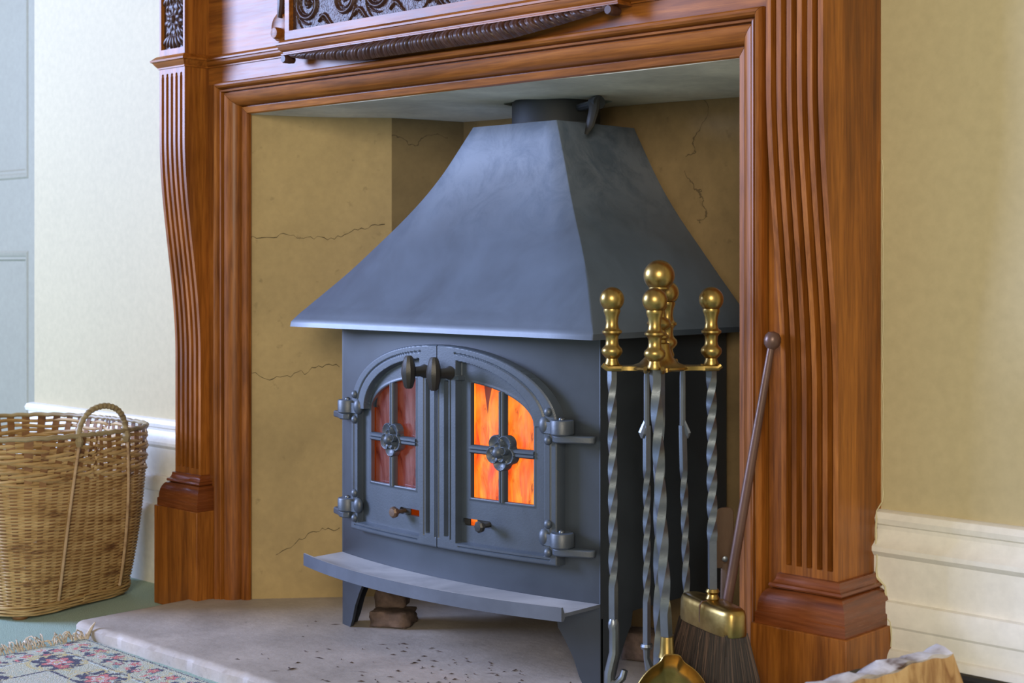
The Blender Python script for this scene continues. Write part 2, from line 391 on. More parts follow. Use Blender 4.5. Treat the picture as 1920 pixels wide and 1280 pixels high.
# ------------------------------------------------------------------ mantelpiece
mantel = thing('mantelpiece', (XM, 2.0, 0), 'carved mahogany mantelpiece with fluted pilasters framing the fire recess', 'mantelpiece')
YU, YL = 1.893, 1.935
def shaft_y(z): return YU+(YL-YU)*(1-sstep(.56, 1.05, z))
def pilaster(x0, x1, sgn):
    w = x1-x0; nfl = 5; unit = w/(2*nfl+1)
    # fluted front as a relief strip with crisp columns
    xs = [0.0]
    for k in range(nfl):
        a = unit*(2*k+1); b = a+unit
        xs += [a-.0004, a+.0006, a+unit*.3, a+unit*.5, a+unit*.7, b-.0006, b+.0004]
    xs.append(w)
    zs = list(np.linspace(.297, 1.204, 150))+[.3105, .3125, 1.176, 1.180, 1.184, 1.187, 1.189, 1.1905]
    zs = sorted(zs); V = []; Fc = []
    for z in zs:
        for x in xs:
            k = int(x/unit); fr = (x-k*unit)/unit; d = 0
            if k % 2 == 1 and k < 2*nfl+1:
                zt = 1.191-.010*(abs(fr-.5)*2)**2
                if .3115 < z < zt and .03 < fr < .97: d = .019*max(0, 1-(abs(fr-.5)*2)**8*.35)
            V.append((x0+x, shaft_y(z)+d, z))
    n = len(xs); r = len(zs)
    for i in range(r-1):
        for j in range(n-1): Fc.append((i*n+j, i*n+j+1, (i+1)*n+j+1, (i+1)*n+j))
    m = M(); m.add(V, Fc)
    b = len(m.v)
    for i in range(r): m.v += [(x0, YW+.02, zs[i]), (x1, YW+.02, zs[i])]
    for i in range(r-1):
        m.f.append((i*n, (i+1)*n, b+2*i+2, b+2*i)); m.f.append((i*n+n-1, b+2*i+1, b+2*i+3, (i+1)*n+n-1))
        m.f.append((b+2*i, b+2*i+2, b+2*i+3, b+2*i+1))
    sh = m.o('pilaster', WV, mantel, smooth=28)
    # plinth, base moulding, capital, carved block
    M().box(x0-.034, x1+.034, YL-.034, YW+.02, 0, .222).o('plinth', WV, sh, bevel=.0015)
    prof = [(.0, .221), (.029, .221), (.029, .238), (.0265, .240)]
    for i in range(9):
        t = i/8*math.pi/2; prof.append((.010+.0165*math.cos(t), .241+.034*math.sin(t)))
    prof += [(.008, .2755), (.013, .2765), (.0145, .279), (.013, .2825), (.0095, .2835), (.007, .287), (.0055, .292), (.005, .2965), (.0005, .2975)]
    M().uboxprof(x0, x1, YL, YW+.02, prof).o('base_moulding', WD, sh, smooth=22)
    cp = [(.0, 1.203), (.003, 1.203), (.003, 1.206), (.005, 1.208), (.009, 1.213), (.0115, 1.217), (.015, 1.2185), (.0155, 1.2225), (.012, 1.2245), (.009, 1.228), (.004, 1.2315), (.0, 1.232)]
    M().uboxprof(x0, x1, YU, YW+.02, cp).o('capital_moulding', WH, sh, smooth=22)
    m = M(); m.box(x0, x1, YU+.009, YW+.02, 1.232, 1.46)
    bw = .0062
    m.box(x0, x0+bw, YU, YU+.009, 1.232, 1.46); m.box(x1-bw, x1, YU, YU+.009, 1.232, 1.46); m.box(x0+bw, x1-bw, YU, YU+.009, 1.232, 1.246); m.box(x0+bw, x1-bw, YU, YU+.009, 1.445, 1.46)
    blk = m.o('carved_block', WV, sh)
    # carved rosette and acanthus relief
    lobes = []
    cx = w/2; cz = 1.312
    def lobe(x, z, a, l, wd, h): lobes.append((x, z, a, l, wd, h))
    for k in range(9): 
        a = 2*math.pi*k/9+.2; lobe(cx+.017*math.cos(a), cz+.019*math.sin(a), a, .013, .0065, .010)
    for k in range(9):
        a = 2*math.pi*k/9+.55; lobe(cx+.028*math.cos(a), cz+.030*math.sin(a), a, .012, .006, .007)
    lobe(cx-.002, cz, math.pi/2, .011, .0065, .013)
    for bz, sg in ((1.272, -1), (1.352, 1), (1.39, 1), (1.43, -1)):
        for k in range(-3, 4):
            a = sg*math.pi/2+k*.30; lobe(cx+k*.0105, bz+sg*(.010-.0018*abs(k)), a, .017, .0052, .010-.0008*abs(k))
            lobe(cx+k*.0095+.004, bz-sg*.012, a, .011, .004, .007)
    def hh(X, Z):
        H = np.zeros_like(X)
        for (lx, lz, a, l, wd, h) in lobes:
            u = ((X-lx)*math.cos(a)+(Z-lz)*math.sin(a))/l; q = (-(X-lx)*math.sin(a)+(Z-lz)*math.cos(a))/wd
            d2 = u*u+q*q; e = h*np.sqrt(np.clip(1-d2, 0, 1))*(.78+.22*np.abs(np.clip(q, -1, 1)))
            H = np.maximum(H, e)
        return H
    v, f = plate(lambda X, Z: sdbox(X, Z, w/2, 1.3455, w/2-bw-.0002, .0993), hh, bw, w-bw, 1.246, 1.445, .0011, lambda x, z, h: np.stack([x0+x, YU+.0088-h, z], 1))
    ob('carved_relief', v, f, WC, blk, smooth=60, label='dark carved rosette and acanthus relief')
    return sh
pl = pilaster(-2.877, -2.779, 1); tag(pl, 'fluted pilaster left of the recess')
prr = pilaster(-1.262, -1.1635, 1); tag(prr, 'fluted pilaster right of the recess')

# frieze board with string moulding
YF = 1.957
fr = M().box(-2.779, -1.262, YF, YW+.02, 1.166, 1.46).o('frieze_board', WH, mantel)
for x0, x1 in ((-2.779, -2.742), (-1.299, -1.262)): M().box(x0, x1, YF, YW+.02, HZ, 1.166).o('side_board', WV, mantel)
def ymirror(prof): return prof
sm = [(YF+.001, 1.203), (YF-.004, 1.203), (YF-.004, 1.2055), (YF-.009, 1.2085), (YF-.012, 1.2125), (YF-.0125, 1.2165), (YF-.0165, 1.218), (YF-.0165, 1.2215), (YF-.011, 1.2235), (YF-.007, 1.2285), (YF+.001, 1.2295)]
M().sweepx(-2.779, -2.470, sm).o('string_moulding', WH, fr, smooth=22)
M().sweepx(-1.570, -1.262, sm).o('string_moulding', WH, fr, smooth=22)
# joint line between frieze boards is a thin open groove strip
# architrave mouldings, mitred; profile (w outward from inner edge, y)
AP = [(0, 1.994), (0, 1.987), (.002, 1.983), (.0140, 1.9785), (.0148, 1.986), (.0172, 1.986), (.0178, 1.977), (.0195, 1.9715), (.0225, 1.9665), (.028, 1.960), (.036, 1.9555), (.043, 1.9535), (.0455, 1.9545), (.0462, 1.961), (.0480, 1.961), (.0486, 1.9485), (.0520, 1.9475), (.0526, 1.958), (.0545, 1.958), (.0555, 1.949), (.058, 1.9435), (.062, 1.9405), (.066, 1.9415), (.069, 1.9455), (.070, 1.950), (.070, 1.96), (.070, 1.994)]
xl, xr, zi = -2.673, -1.374, 1.0975; g = .0005
m = M(); m.loft([[(xl-w, y, HZ) for w, y in AP], [(xl-w, y, zi+w-g) for w, y in AP]]); m.o('jamb_moulding', WV, mantel, smooth=22)
m = M(); m.loft([[(xr+w, y, HZ) for w, y in AP], [(xr+w, y, zi+w-g) for w, y in AP]]); m.o('jamb_moulding', WV, mantel, smooth=22)
m = M(); m.loft([[(xl-w+g, y, zi+w) for w, y in AP], [(xr+w-g, y, zi+w) for w, y in AP]]); m.o('head_moulding', WH, mantel, smooth=22)

# projecting centre panel
hwp = .446; YP = 1.925
cx0, cx1 = XM-hwp, XM+hwp
m = M(); m.box(cx0, cx1, YP+.012, YF+.01, 1.225, 1.46)
m.box(cx0, cx0+.014, YP, YP+.012, 1.228, 1.46); m.box(cx1-.014, cx1, YP, YP+.012, 1.228, 1.46); m.box(cx0+.014, cx1-.014, YP, YP+.012, 1.228, 1.249); m.box(cx0+.014, cx1-.014, YP, YP+.012, 1.42, 1.46)
cp = m.o('centre_panel', WH, mantel)
pm = [(.0, 1.199), (.006, 1.199), (.006, 1.2015), (.003, 1.203), (.003, 1.2055), (.0075, 1.2085), (.0105, 1.214), (.0115, 1.2185), (.0145, 1.2195), (.0145, 1.2235), (.010, 1.225), (.007, 1.229), (.003, 1.2305), (.0, 1.231)]
M().uboxprof(cx0+.002, cx1-.002, YP-.001, YF+.01, pm).o('panel_moulding', WH, cp, smooth=22)
# carved scrollwork ground and relief
sx0, sx1, sz0, sz1 = cx0+.014, cx1-.014, 1.249, 1.42
nx, nz = 640, 132
gx = np.linspace(sx0, sx1, nx); gz = np.linspace(sz0, sz1, nz); HF = np.zeros((nz, nx)); dxg = gx[1]-gx[0]; dzg = gz[1]-gz[0]
def stamp(x, z, r, h):
    i0, i1 = int((x-r-sx0)/dxg), int((x+r-sx0)/dxg)+2; j0, j1 = int((z-r-sz0)/dzg), int((z+r-sz0)/dzg)+2
    i0, j0 = max(i0, 0), max(j0, 0); i1, j1 = min(i1, nx), min(j1, nz)
    if i1 <= i0 or j1 <= j0: return
    XX, ZZ = np.meshgrid(gx[i0:i1], gz[j0:j1]); d2 = ((XX-x)**2+(ZZ-z)**2)/(r*r)
    HF[j0:j1, i0:i1] = np.maximum(HF[j0:j1, i0:i1], h*np.sqrt(np.clip(1-d2, 0, 1)))
def stroke(pts, r0, r1, h):
    for i, (x, z) in enumerate(pts):
        t = i/(len(pts)-1); rr = (r0+(r1-r0)*t)*(.35+.65*min(1, 4*t, 1))
        stamp(x, z, max(rr, .0012), h*(.6+.4*(1-t)))
def spiral(cx, cz, R, a0, turns, sg, r0, r1, h, k=.86):
    pts = []
    for i in range(160):
        t = i/159; a = a0+sg*turns*2*math.pi*t; R_ = R*(1-k*t); pts.append((cx+R_*math.cos(a), cz+R_*math.sin(a)))
    stroke(pts, r0, r1, h); return pts
un = .108; nU = int((sx1-sx0)/un); un = (sx1-sx0)/nU
for k in range(nU):
    x = sx0+un*(k+.5); up = k % 2 == 0
    for zc, fl in ((1.300, 1), (1.375, -1)):
        sg = 1 if (up == (fl > 0)) else -1
        spiral(x, zc, .041, math.pi*.5*fl, 1.5, sg, .0046, .0026, .0085)
        spiral(x, zc, .034, math.pi*.5*fl+.2, 1.1, sg, .0024, .0014, .006)
        stamp(x, zc, .006, .010)
        for q in range(9):
            a = q*.42+sg*.5; pts = []
            for i in range(26):
                t = i/25; aa = a+sg*1.0*t; R_ = .040+.016*t*math.sin(q*1.7+2); pts.append((x+R_*math.cos(aa), zc+R_*math.sin(aa)))
            stroke(pts, .0030, .0012, .0062)
    for q in range(7): stamp(x+un/2-.018+q*.0052, 1.272-.004*q+(k % 3)*.004, .0032, .006)
    pts = [(x+un*.5-.022+i*.0016, 1.260+.012*math.sin(i*.16)) for i in range(30)]; stroke(pts, .0045, .002, .007)
V = [(gx[i], YP+.0118-HF[j, i]-(random.uniform(0, .0013) if HF[j, i] < .0005 else 0), gz[j]) for j in range(nz) for i in range(nx)]
Fc = [(j*nx+i, j*nx+i+1, (j+1)*nx+i+1, (j+1)*nx+i) for j in range(nz-1) for i in range(nx-1)]
ob('scroll_carving', V, Fc, WC, cp, smooth=60, label='dark carved acanthus scrollwork')
# gadrooned lip under the panel
NU, NV = 900, 20; V = []
def gad(q):                       # alternate broad and narrow leaves, q in leaf pairs
    f_ = q-math.floor(q)
    if f_ < .62: u_ = (f_/.62)*2-1; k_ = 1.0
    else: u_ = ((f_-.62)/.38)*2-1; k_ = .62
    return k_*math.sqrt(max(0, 1-u_*u_)), u_, k_
for i in range(NU+1):
    s = -1+2*i/NU; x = XM+s*(hwp-.018); env = min(1, (1-abs(s))*1.9)**.75; R_ = .0035+.0165*env; amp = .0065*min(1, .25+env)
    for j in range(NV+1):
        zz = j/NV; sl = -math.copysign(1, s)*min(1, abs(s)*2.2)*.022*(1-zz)
        b_, u_, k_ = gad((x-XM+sl)/.034)
        fade = math.sin(math.pi*min(1, .12+zz*.80))
        vein = .0007*math.cos(u_*9)*k_*fade*min(1, env*1.5)
        rr = R_*math.sin(math.pi*(.04+.93*zz))**.75+amp*(b_-.75)*fade+vein
        V.append((x, YP-.001-rr, 1.2005-1.72*R_*(1-zz)-.0045*(1-b_)*min(1, env*1.4)*zz**4))
Fc = [(i*(NV+1)+j, (i+1)*(NV+1)+j, (i+1)*(NV+1)+j+1, i*(NV+1)+j+1) for i in range(NU) for j in range(NV)]
ob('gadrooned_lip', V, Fc, WC, cp, smooth=50, label='dark carved leaf lip under the panel')
for sx in (-1, 1):
    c = (XM+sx*(hwp-.012), YP-.004, 1.190); m = M()
    m.lathe([(.0, -.006), (.007, -.006), (.0085, -.003), (.0085, .012), (.007, .022), (.0, .026)], (c[0], c[1]-.004, c[2]), 20, (0, 1, 0))
    m.o('lip_scroll', WC, cp)
    # console scroll with a round boss beside the panel
    bx = XM+sx*(hwp+.046); m = M()
    out = []
    for i in range(40):
        a = 2*math.pi*i/40; r = .030*(1+.12*math.sin(a)); out.append((bx-sx*.002+r*.92*math.cos(a), 1.262+r*1.02*math.sin(a)))
    m.loft([[(x, YF+.002, z) for x, z in out], [(x, YF-.010, z) for x, z in out], [(bx+(x-bx)*.9, YF-.013, 1.262+(z-1.262)*.9) for x, z in out], [(bx+(x-bx)*.7, YF-.011, 1.262+(z-1.262)*.7) for x, z in out]])
    cs = m.o('console_scroll', WH, mantel, smooth=30)
    M().lathe([(0, .004), (.012, .004), (.0125, -.008), (.0105, -.013), (.0, -.0145)], (bx-sx*.0, YF-.012, 1.252), 24, (0, 1, 0)).o('boss', WH, cs)
    m = M(); m.tube([(bx-sx*.004+.010*math.sin(t*.5), YF-.012, 1.285+.012*t) for t in range(9)], [.006, .009, .011, .012, .012, .011, .010, .008, .006], 10); m.o('leaf', WC, cs)
# shelf over the frieze
M().box(-2.95, -1.09, 1.80, YW+.02, 1.46, 1.50).o('mantel_shelf', WH, mantel, bevel=.006)

# ------------------------------------------------------------------ stove
XC = -2.013
stove = thing('wood_stove', (XC, 2.17, HZ), 'blue-black cast iron wood stove with bell shaped hood and arched double doors', 'stove')
def yb(dx): return 1.99-.04*(1-(dx/.345)**2)
def front(x, z, h): return np.stack([XC+x, yb(x)-h, z], 1)
def arch_out(u, z): return np.where(z < .48, u-.2765, (np.sqrt((np.abs(u)/.2765)**2.1+(np.maximum(z-.48, 0)/.136)**2)-1)*.14)
# body
v, f = plate(lambda X, Z: np.maximum(sdbox(X, Z, 0, .405, .345, .255, .004), -np.maximum(arch_out(np.abs(X), Z)+.034, .262-Z)), lambda X, Z: X*0, -.349, .349, .146, .664, .006, front, back=-.008)
m = M(); m.add(v, f)
for sx in (-1, 1): m.box(XC+sx*.3455-(.007 if sx > 0 else 0), XC+sx*.3455+(.007 if sx < 0 else 0), 1.9895, 2.365, .15, .66)
m.box(XC-.345, XC+.345, 2.36, 2.367, .15, .66); m.box(XC-.338, XC+.338, 1.996, 2.36, .15, .156); m.box(XC-.338, XC+.338, 1.996, 2.36, .65, .656)
body = m.o('body', IRON, stove)
m = M(); m.box(XC-.335, XC+.335, 2.318, 2.345, .158, .648); m.box(XC-.336, XC-.318, 2.0, 2.318, .158, .648); m.box(XC+.318, XC+.336, 2.0, 2.318, .158, .648); m.box(XC-.318, XC+.318, 2.0, 2.318, .158, .168)
m.o('fire_lining', FIREBRICK, stove)
# hood
tz = [.640, .650, .67, .70, .75, .80, .85, .90, .95, 1.0, 1.043]
th = [.405, .4045, .389, .363, .320, .2785, .236, .198, .166, .138, .114]
ty = [1.899, 1.901, 1.916, 1.942, 1.984, 2.018, 2.050, 2.079, 2.103, 2.121, 2.136]
zz = np.concatenate([[.640, .646], np.linspace(.650, 1.043, 60)])
def sm_interp(z, a, b):
    # gentle smoothing of the measured table
    return np.mean([np.interp(z+e, a, b) for e in (-.018, -.009, 0, .009, .018)], 0) if .67 < z < 1.0 else np.interp(z, a, b)
rings = []
for z in zz:
    hw = float(sm_interp(z, tz, th)); yf = float(sm_interp(z, tz, ty)); r = .004
    xa, xb = XC-hw, XC+hw
    rg = [(xa, 2.372, z), (xa, yf+r, z), (xa+r*.3, yf+r*.3, z), (xa+r, yf, z)]
    rg += [(xa+r+(xb-xa-2*r)*k/8, yf, z) for k in range(1, 8)]
    rg += [(xb-r, yf, z), (xb-r*.3, yf+r*.3, z), (xb, yf+r, z), (xb, 2.372, z)]
    rings.append(rg)
m = M(); m.loft(rings); m.o('hood', HOODM, stove, smooth=30)
# flue collar and damper
m = M(); m.lathe([(.086, 1.043), (.091, 1.043), (.091, 1.047), (.0895, 1.049), (.0895, 1.12), (.086, 1.12)], (XC, 2.262, 0), 48); m.o('flue_collar', SOOT, stove)
m = M(); p0 = Vector((XC+.085, 2.235, 1.076)); p1 = Vector((XC+.155, 2.205, 1.078)); m.tube([p0, p1], .008, 10)
m.lathe([(0, -.012), (.013, -.012), (.014, 0), (.013, .012), (0, .012)], p1, 14, (1, -.4, 0))
lv = m.o('damper_spindle', SOOT, stove)
m = M(); m.tube([p1+Vector((0, -.004, .008)), p1+Vector((.004, -.012, -.015)), p1+Vector((.001, -.02, -.045)), p1+Vector((-.006, -.024, -.062))], [.012, .012, .010, .004], 10, flat=.6); m.o('damper_lever', DARKI, lv)
# ledge
N = 40; xs = np.linspace(-.345, .345, N+1)
yl = lambda x: 1.888-.052*(1-(x/.345)**2)
m = M(); prof = []
for x in xs:
    yf = yl(x); y0 = yb(x)-.0005
    prof.append([(XC+x, y0, .176), (XC+x, yf+.008, .176), (XC+x, yf+.004, .187), (XC+x, yf, .187), (XC+x, yf, .163), (XC+x, yf+.006, .163), (XC+x, yf+.01, .170), (XC+x, y0, .170)])
m.loft(prof); m.o('ash_ledge', LEDGEM, stove, smooth=30)
# legs
fp = [(.345, .152), (.345, HZ), (.313, HZ), (.304, .045), (.293, .075), (.276, .105), (.262, .125), (.257, .152)]
sp = [(0, .152), (0, HZ), (.032, HZ), (.041, .045), (.052, .075), (.069, .105), (.083, .125), (.088, .152)]
for sx in (-1, 1):
    for back in (0, 1):
        m = M()
        if back: ys = [2.358, 2.364]; fy = [yy for yy in ys]
        q = [(XC+sx*a, z) for a, z in fp]
        y0 = (lambda a: yb(a)) if not back else (lambda a: 2.358)
        m.loft([[(XC+sx*a, y0(a), z) for a, z in fp], [(XC+sx*a, y0(a)+.007, z) for a, z in fp]])
        yy0 = 1.9925 if not back else 2.362
        sgn = 1 if not back else -1
        m.loft([[(XC+sx*.345, yy0+sgn*b, z) for b, z in sp], [(XC+sx*.338, yy0+sgn*b, z) for b, z in sp]])
        m.o('leg', IRON, stove)

# doors (u = distance from the middle)
def door_sdf(u, z):
    o = np.maximum(np.maximum(arch_out(u, z), .0012-u), .2375-z); return o
def win_sdf(u, z):
    top = np.where(z < .478, u-.2185, (np.sqrt((np.abs(u)/.2185)**2.3+(np.maximum(z-.478, 0)/.0745)**2)-1)*.09)
    return np.maximum(np.maximum(top, .0745-u), .3375-z)+.0
def slot_sdf(u, z): return sdbox(u, z, .0885, .292, .035, .0065, .005)
def dsdf(u, z): return np.maximum(np.maximum(door_sdf(u, z), -win_sdf(u, z)), -slot_sdf(u, z))
def groove(d, w, dep): return dep*np.clip(1-np.abs(d)/w, 0, 1)**.6
def dheight(u, z):
    ao = arch_out(u, z)
    rim = np.maximum(ao, .2375-z)                     # negative inside
    # raised frame round arch, outer side, bottom and centre stile
    wst = np.where(z > .556, .0505, .0500)
    dd = np.minimum(np.minimum(-ao-.0265, z-.2535), u-wst)
    dd = np.minimum(dd, np.where((z > .553) & (z < .56), u-.058, dd))
    fr_ = 1-sstep(-.0012, .0012, dd)
    h = .0085+.014*fr_
    on = fr_ > .5
    h = h-np.where((u > .045) & (z > .26), groove(-ao-.0125, .0014, .003), 0)*on
    h = h-np.where((u > .055), groove(z-.2468, .0013, .003), 0)*on*(u < .262)
    reed = (z > .2575) & (z < .5535)
    h = h-groove(u-.0052, .0013, .004)*reed-groove(u-.0355, .0012, .0045)*reed*(u < .045)
    ch = (sstep(.0195, .0208, u)-sstep(.0290, .0302, u))*(sstep(.262, .2632, z)-sstep(.5495, .551, z))
    h = h-.0075*ch
    # soft raised bead round the window
    ws = win_sdf(u, z); h = h+.0012*np.clip(1-np.abs(ws-.002)/.003, 0, 1)*(dd > 0)
    # rounding at the outer rim
    h = h-.0022*np.clip(1+rim/.0022, 0, 1)**2
    return h
def build_door(sg):
    mp = lambda x, z, h: front(sg*x, z, h)
    v, f = plate(dsdf, dheight, 0, .278, .236, .618, .00135, mp, back=.0)
    dr = ob('door', v, f, DOORM, stove, smooth=40, label='arched cast iron stove door %s' % ('on the right, fire glowing behind' if sg > 0 else 'on the left, dim glass'))
    # glazing bars
    def bar(u0, u1, z0, z1, vertical):
        c = (u0+u1)/2 if vertical else (z0+z1)/2; hw = (u1-u0)/2 if vertical else (z1-z0)/2
        def hh(u, z):
            t = np.abs((u if vertical else z)-c)/hw
            return .0125-.0035*sstep(.65, 1, t)-.004*np.clip(1-t/.16, 0, 1)**.5
        v, f = plate(lambda u, z: sdbox(u, z, (u0+u1)/2, (z0+z1)/2, (u1-u0)/2, (z1-z0)/2), hh, u0, u1, z0, z1, .0013, mp, back=-.001)
        ob('glazing_bar', v, f, DOORM, dr, smooth=40)
    bar(.1412, .1538, .336, .4, True); bar(.1412, .1538, .455, .536, True); bar(.073, .12, .4195, .4345, False); bar(.175, .22, .4195, .4345, False)
    # rose
    rc = (.1475, .427)
    pet = [(rc[0]+.0170*math.cos(a), rc[1]+.0185*math.sin(a), .0158, .0125) for a in [math.pi/2+.63+2*math.pi*k/5 for k in range(5)]]
    pin = [(rc[0]+.0115*math.cos(a), rc[1]+.012*math.sin(a), .0078, .0165) for a in [math.pi/2+2*math.pi*k/5 for k in range(5)]]
    def rs(u, z):
        s = np.hypot(u-rc[0], z-rc[1])-.028
        for px, pz, r, h in pet: s = np.minimum(s, np.hypot(u-px, z-pz)-r)
        return s
    def rh(u, z):
        H = np.full_like(u, .0085)
        for px, pz, r, h in pet:
            d = np.hypot(u-px, z-pz)/r; H = np.where(d < 1, np.maximum(H, .0095+.0075*np.clip(d, 0, 1)**2*(1-sstep(.88, 1, d)*.5)), H)
        for px, pz, r, h in pin:
            d = np.hypot(u-px, z-pz)/r; H = np.where(d < 1, np.maximum(H, .0165+.0055*np.clip(d, 0, 1)**2*(1-sstep(.85, 1, d)*.6)), H)
        d = np.hypot(u-rc[0], z-rc[1])/.0105; H = np.where(d < 1, np.maximum(H, .017+.011*np.sqrt(np.clip(1-d*d, 0, 1))), H)
        return H
    v, f = plate(rs, rh, rc[0]-.036, rc[0]+.036, rc[1]-.037, rc[1]+.037, .0009, mp, back=-.001)
    ob('rose_boss', v, f, DOORM, dr, smooth=50)
    # glass
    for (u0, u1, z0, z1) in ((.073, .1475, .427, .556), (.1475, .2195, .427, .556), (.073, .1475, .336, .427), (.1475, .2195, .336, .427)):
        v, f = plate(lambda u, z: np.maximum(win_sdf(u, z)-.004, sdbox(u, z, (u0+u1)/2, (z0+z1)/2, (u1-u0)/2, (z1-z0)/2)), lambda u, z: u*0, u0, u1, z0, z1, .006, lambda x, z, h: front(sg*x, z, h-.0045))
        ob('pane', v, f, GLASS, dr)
    # handle
    hb = front(np.array([sg*.034]), np.array([.566]), np.array([.02]))[0]; hb = Vector(hb); tip = hb+Vector((-.0, -.043, 0))
    m = M(); m.lathe([(0, 0), (.0135, 0), (.0125, .006), (.0098, .011), (.0095, .034), (.0, .036)], hb, 16, (0, -1, 0)); hs = m.o('handle_stem', DARKI, dr)
    m = M(); prof = [(.0, -.031), (.0055, -.0305), (.0085, -.027), (.0118, -.015), (.0138, -.004), (.0138, .004), (.0118, .015), (.0085, .027), (.0055, .0305), (.0, .031)]
    m.lathe(prof, tip, 10); m.o('handle', DARKI, hs, smooth=25)
    # vent slide
    su = .118 if sg > 0 else .112
    sb = Vector(front(np.array([sg*su]), np.array([.292]), np.array([.004]))[0])
    m = M(); m.lathe([(0, 0), (.0042, 0), (.0042, .022), (.0095, .024), (.011, .027), (.011, .032), (.008, .035), (0, .0355)], sb, 8, (0, -1, 0)); m.o('vent_knob', RUST if sg < 0 else DARKI, dr, smooth=25)
    for a, b in ((.053, .068), (.086, .1235)) if sg > 0 else ((.095, .1235),):
        q = [(a, .283), (b, .283), (b, .301), (a, .301)]
        m = M(); m.loft([[tuple(front(np.array([sg*x]), np.array([z]), np.array([h]))[0]) for x, z in q] for h in (.0015, .004)]); m.o('vent_slide', DARKI, dr)
    # hinges
    for hz in (.481, .284):
        kc = Vector((XC+sg*.287, float(yb(.287))-.022, hz))
        m = M(); m.lathe([(0, -.0125), (.0195, -.0125), (.0212, -.010), (.0212, .011), (.0198, .0135), (0, .0135)], kc, 28)
        m.box(min(kc.x, kc.x-sg*.035), max(kc.x, kc.x-sg*.035), kc.y-.010, kc.y+.006, hz-.011, hz+.009)
        for dz, r in ((.026, .008), (-.024, .008)): m.ball(front(np.array([sg*.2595]), np.array([hz+dz]), np.array([.0235]))[0], r, 8, (1, .8, 1))
        m.ball(front(np.array([sg*.250]), np.array([hz+.002]), np.array([.0205]))[0], .0155, 10, (.75, .55, 1))
        hg = m.o('hinge', DOORM, dr, smooth=30)
        M().ball((kc.x-.001, kc.y, kc.z+.0145), .0056, 8, (1, 1, .8)).o('hinge_pin', STEEL, hg)
        m = M(); q = [(.272, -.0), (.30, -.003), (.345, .012), (.346, .02), (.30, .024), (.275, .02)]
        ring = [(XC+sg*.287+.0165*math.cos(t), kc.y+.0165*math.sin(t)) for t in np.linspace(math.pi*.5, math.pi*1.5, 9)] if False else None
        pts = [(XC+sg*a, kc.y+b) for a, b in ((.272, -.010), (.283, -.0165), (.297, -.0145), (.318, -.001), (.342, .008), (.348, .016), (.343, .026), (.30, .016), (.275, .012))]
        m.loft([[(x, y, hz-.0255) for x, y in pts], [(x, y, hz-.0125) for x, y in pts]]); m.o('hinge_bracket', DOORM, stove, bevel=.0025)
    return dr
build_door(1); build_door(-1)

# fire inside the stove
fire = thing('fire', (XC-.05, 2.17, .168), 'orange flames burning behind the stove glass', 'fire')
def flame(c, h, r, seed):
    rnd = random.Random(seed); m = M(); rings = []; a0 = rnd.random()*6; n = 12
    for i in range(13):
        t = i/12; rr = r*(math.sin(math.pi*min(1, t*.8+.2))**.8)*(1-t*.30) if t < 1 else .001
        ox = .02*math.sin(a0+t*5)*t; oy = .015*math.cos(a0*1.7+t*4)*t
        rings.append([(c[0]+ox+rr*math.cos(2*math.pi*j/n)*(1+.25*math.sin(3*j+seed+t*4)), c[1]+oy+rr*.75*math.sin(2*math.pi*j/n), c[2]+h*t) for j in range(n)])
    m.loft(rings); return m.o('flame', FLAME, fire, smooth=80)
k = 0
for yy, n in ((2.29, 12), (2.225, 9)):
    for i in range(n):
        k += 1; flame((XC-.235+.40*i/(n-1)+random.uniform(-.012, .012), yy+random.uniform(-.012, .012), .175), random.uniform(.41, .465) if yy > 2.25 else random.uniform(.2, .36), random.uniform(.036, .048), k)
for i, (x, y, z, a) in enumerate(((-.08, 2.20, .195, .2), (-.02, 2.13, .193, -.25), (-.05, 2.17, .24, .9))):
    m = M(); pts = []; rad = []
    for j in range(9):
        t = -.5+j/8; pts.append((XC+x+.3*t*math.cos(a), y+.3*t*math.sin(a)*.6, z+.004*math.sin(j*2))); rad.append(.027+.003*math.sin(j*1.7+i))
    m.tube(pts, rad, 12); m.o('burning_log', EMBER, fire)

# ------------------------------------------------------------------ fireside companion set
RV = Vector((C_, S_, 0)); FV = Vector((-S_, C_, 0))
CB = Vector((-1.3753, 1.778, 0))
def cpos(lat, dep, z): return CB+RV*lat+FV*dep+Vector((0, 0, z))
PZ = .612
stand = thing('companion_stand', (CB.x, CB.y, HZ), 'brass topped steel stand holding four fire tools beside the stove', 'stand')
hooks = {'poker': (-.071, -.004), 'shovel': (-.013, -.068), 'tongs': (.022, .094), 'brush': (.0785, .002)}
def twist_rod(m, p, q, half, turns, n=60, a0=0.0, s0=.12, s1=.88):
    p, q = Vector(p), Vector(q); pts = []; tw = []
    for i in range(n+1):
        t = i/n; pts.append(p.lerp(q, t)); tw.append(a0+turns*2*math.pi*min(1, max(0, (t-s0)/(s1-s0))))
    m.tube(pts, half*1.414, 4, square=1, twist=tw); return m
m = M(); twist_rod(m, cpos(0, 0, HZ+.012), cpos(0, 0, PZ), .0062, 1.5); m.o('column', STEEL, stand, smooth=25)
m = M(); m.lathe([(0, 0), (.085, 0), (.088, .004), (.086, .009), (.05, .014), (.022, .02), (.014, .03), (.010, .04), (0, .04)], cpos(0, 0, HZ), 40); m.o('base', BRASS, stand)
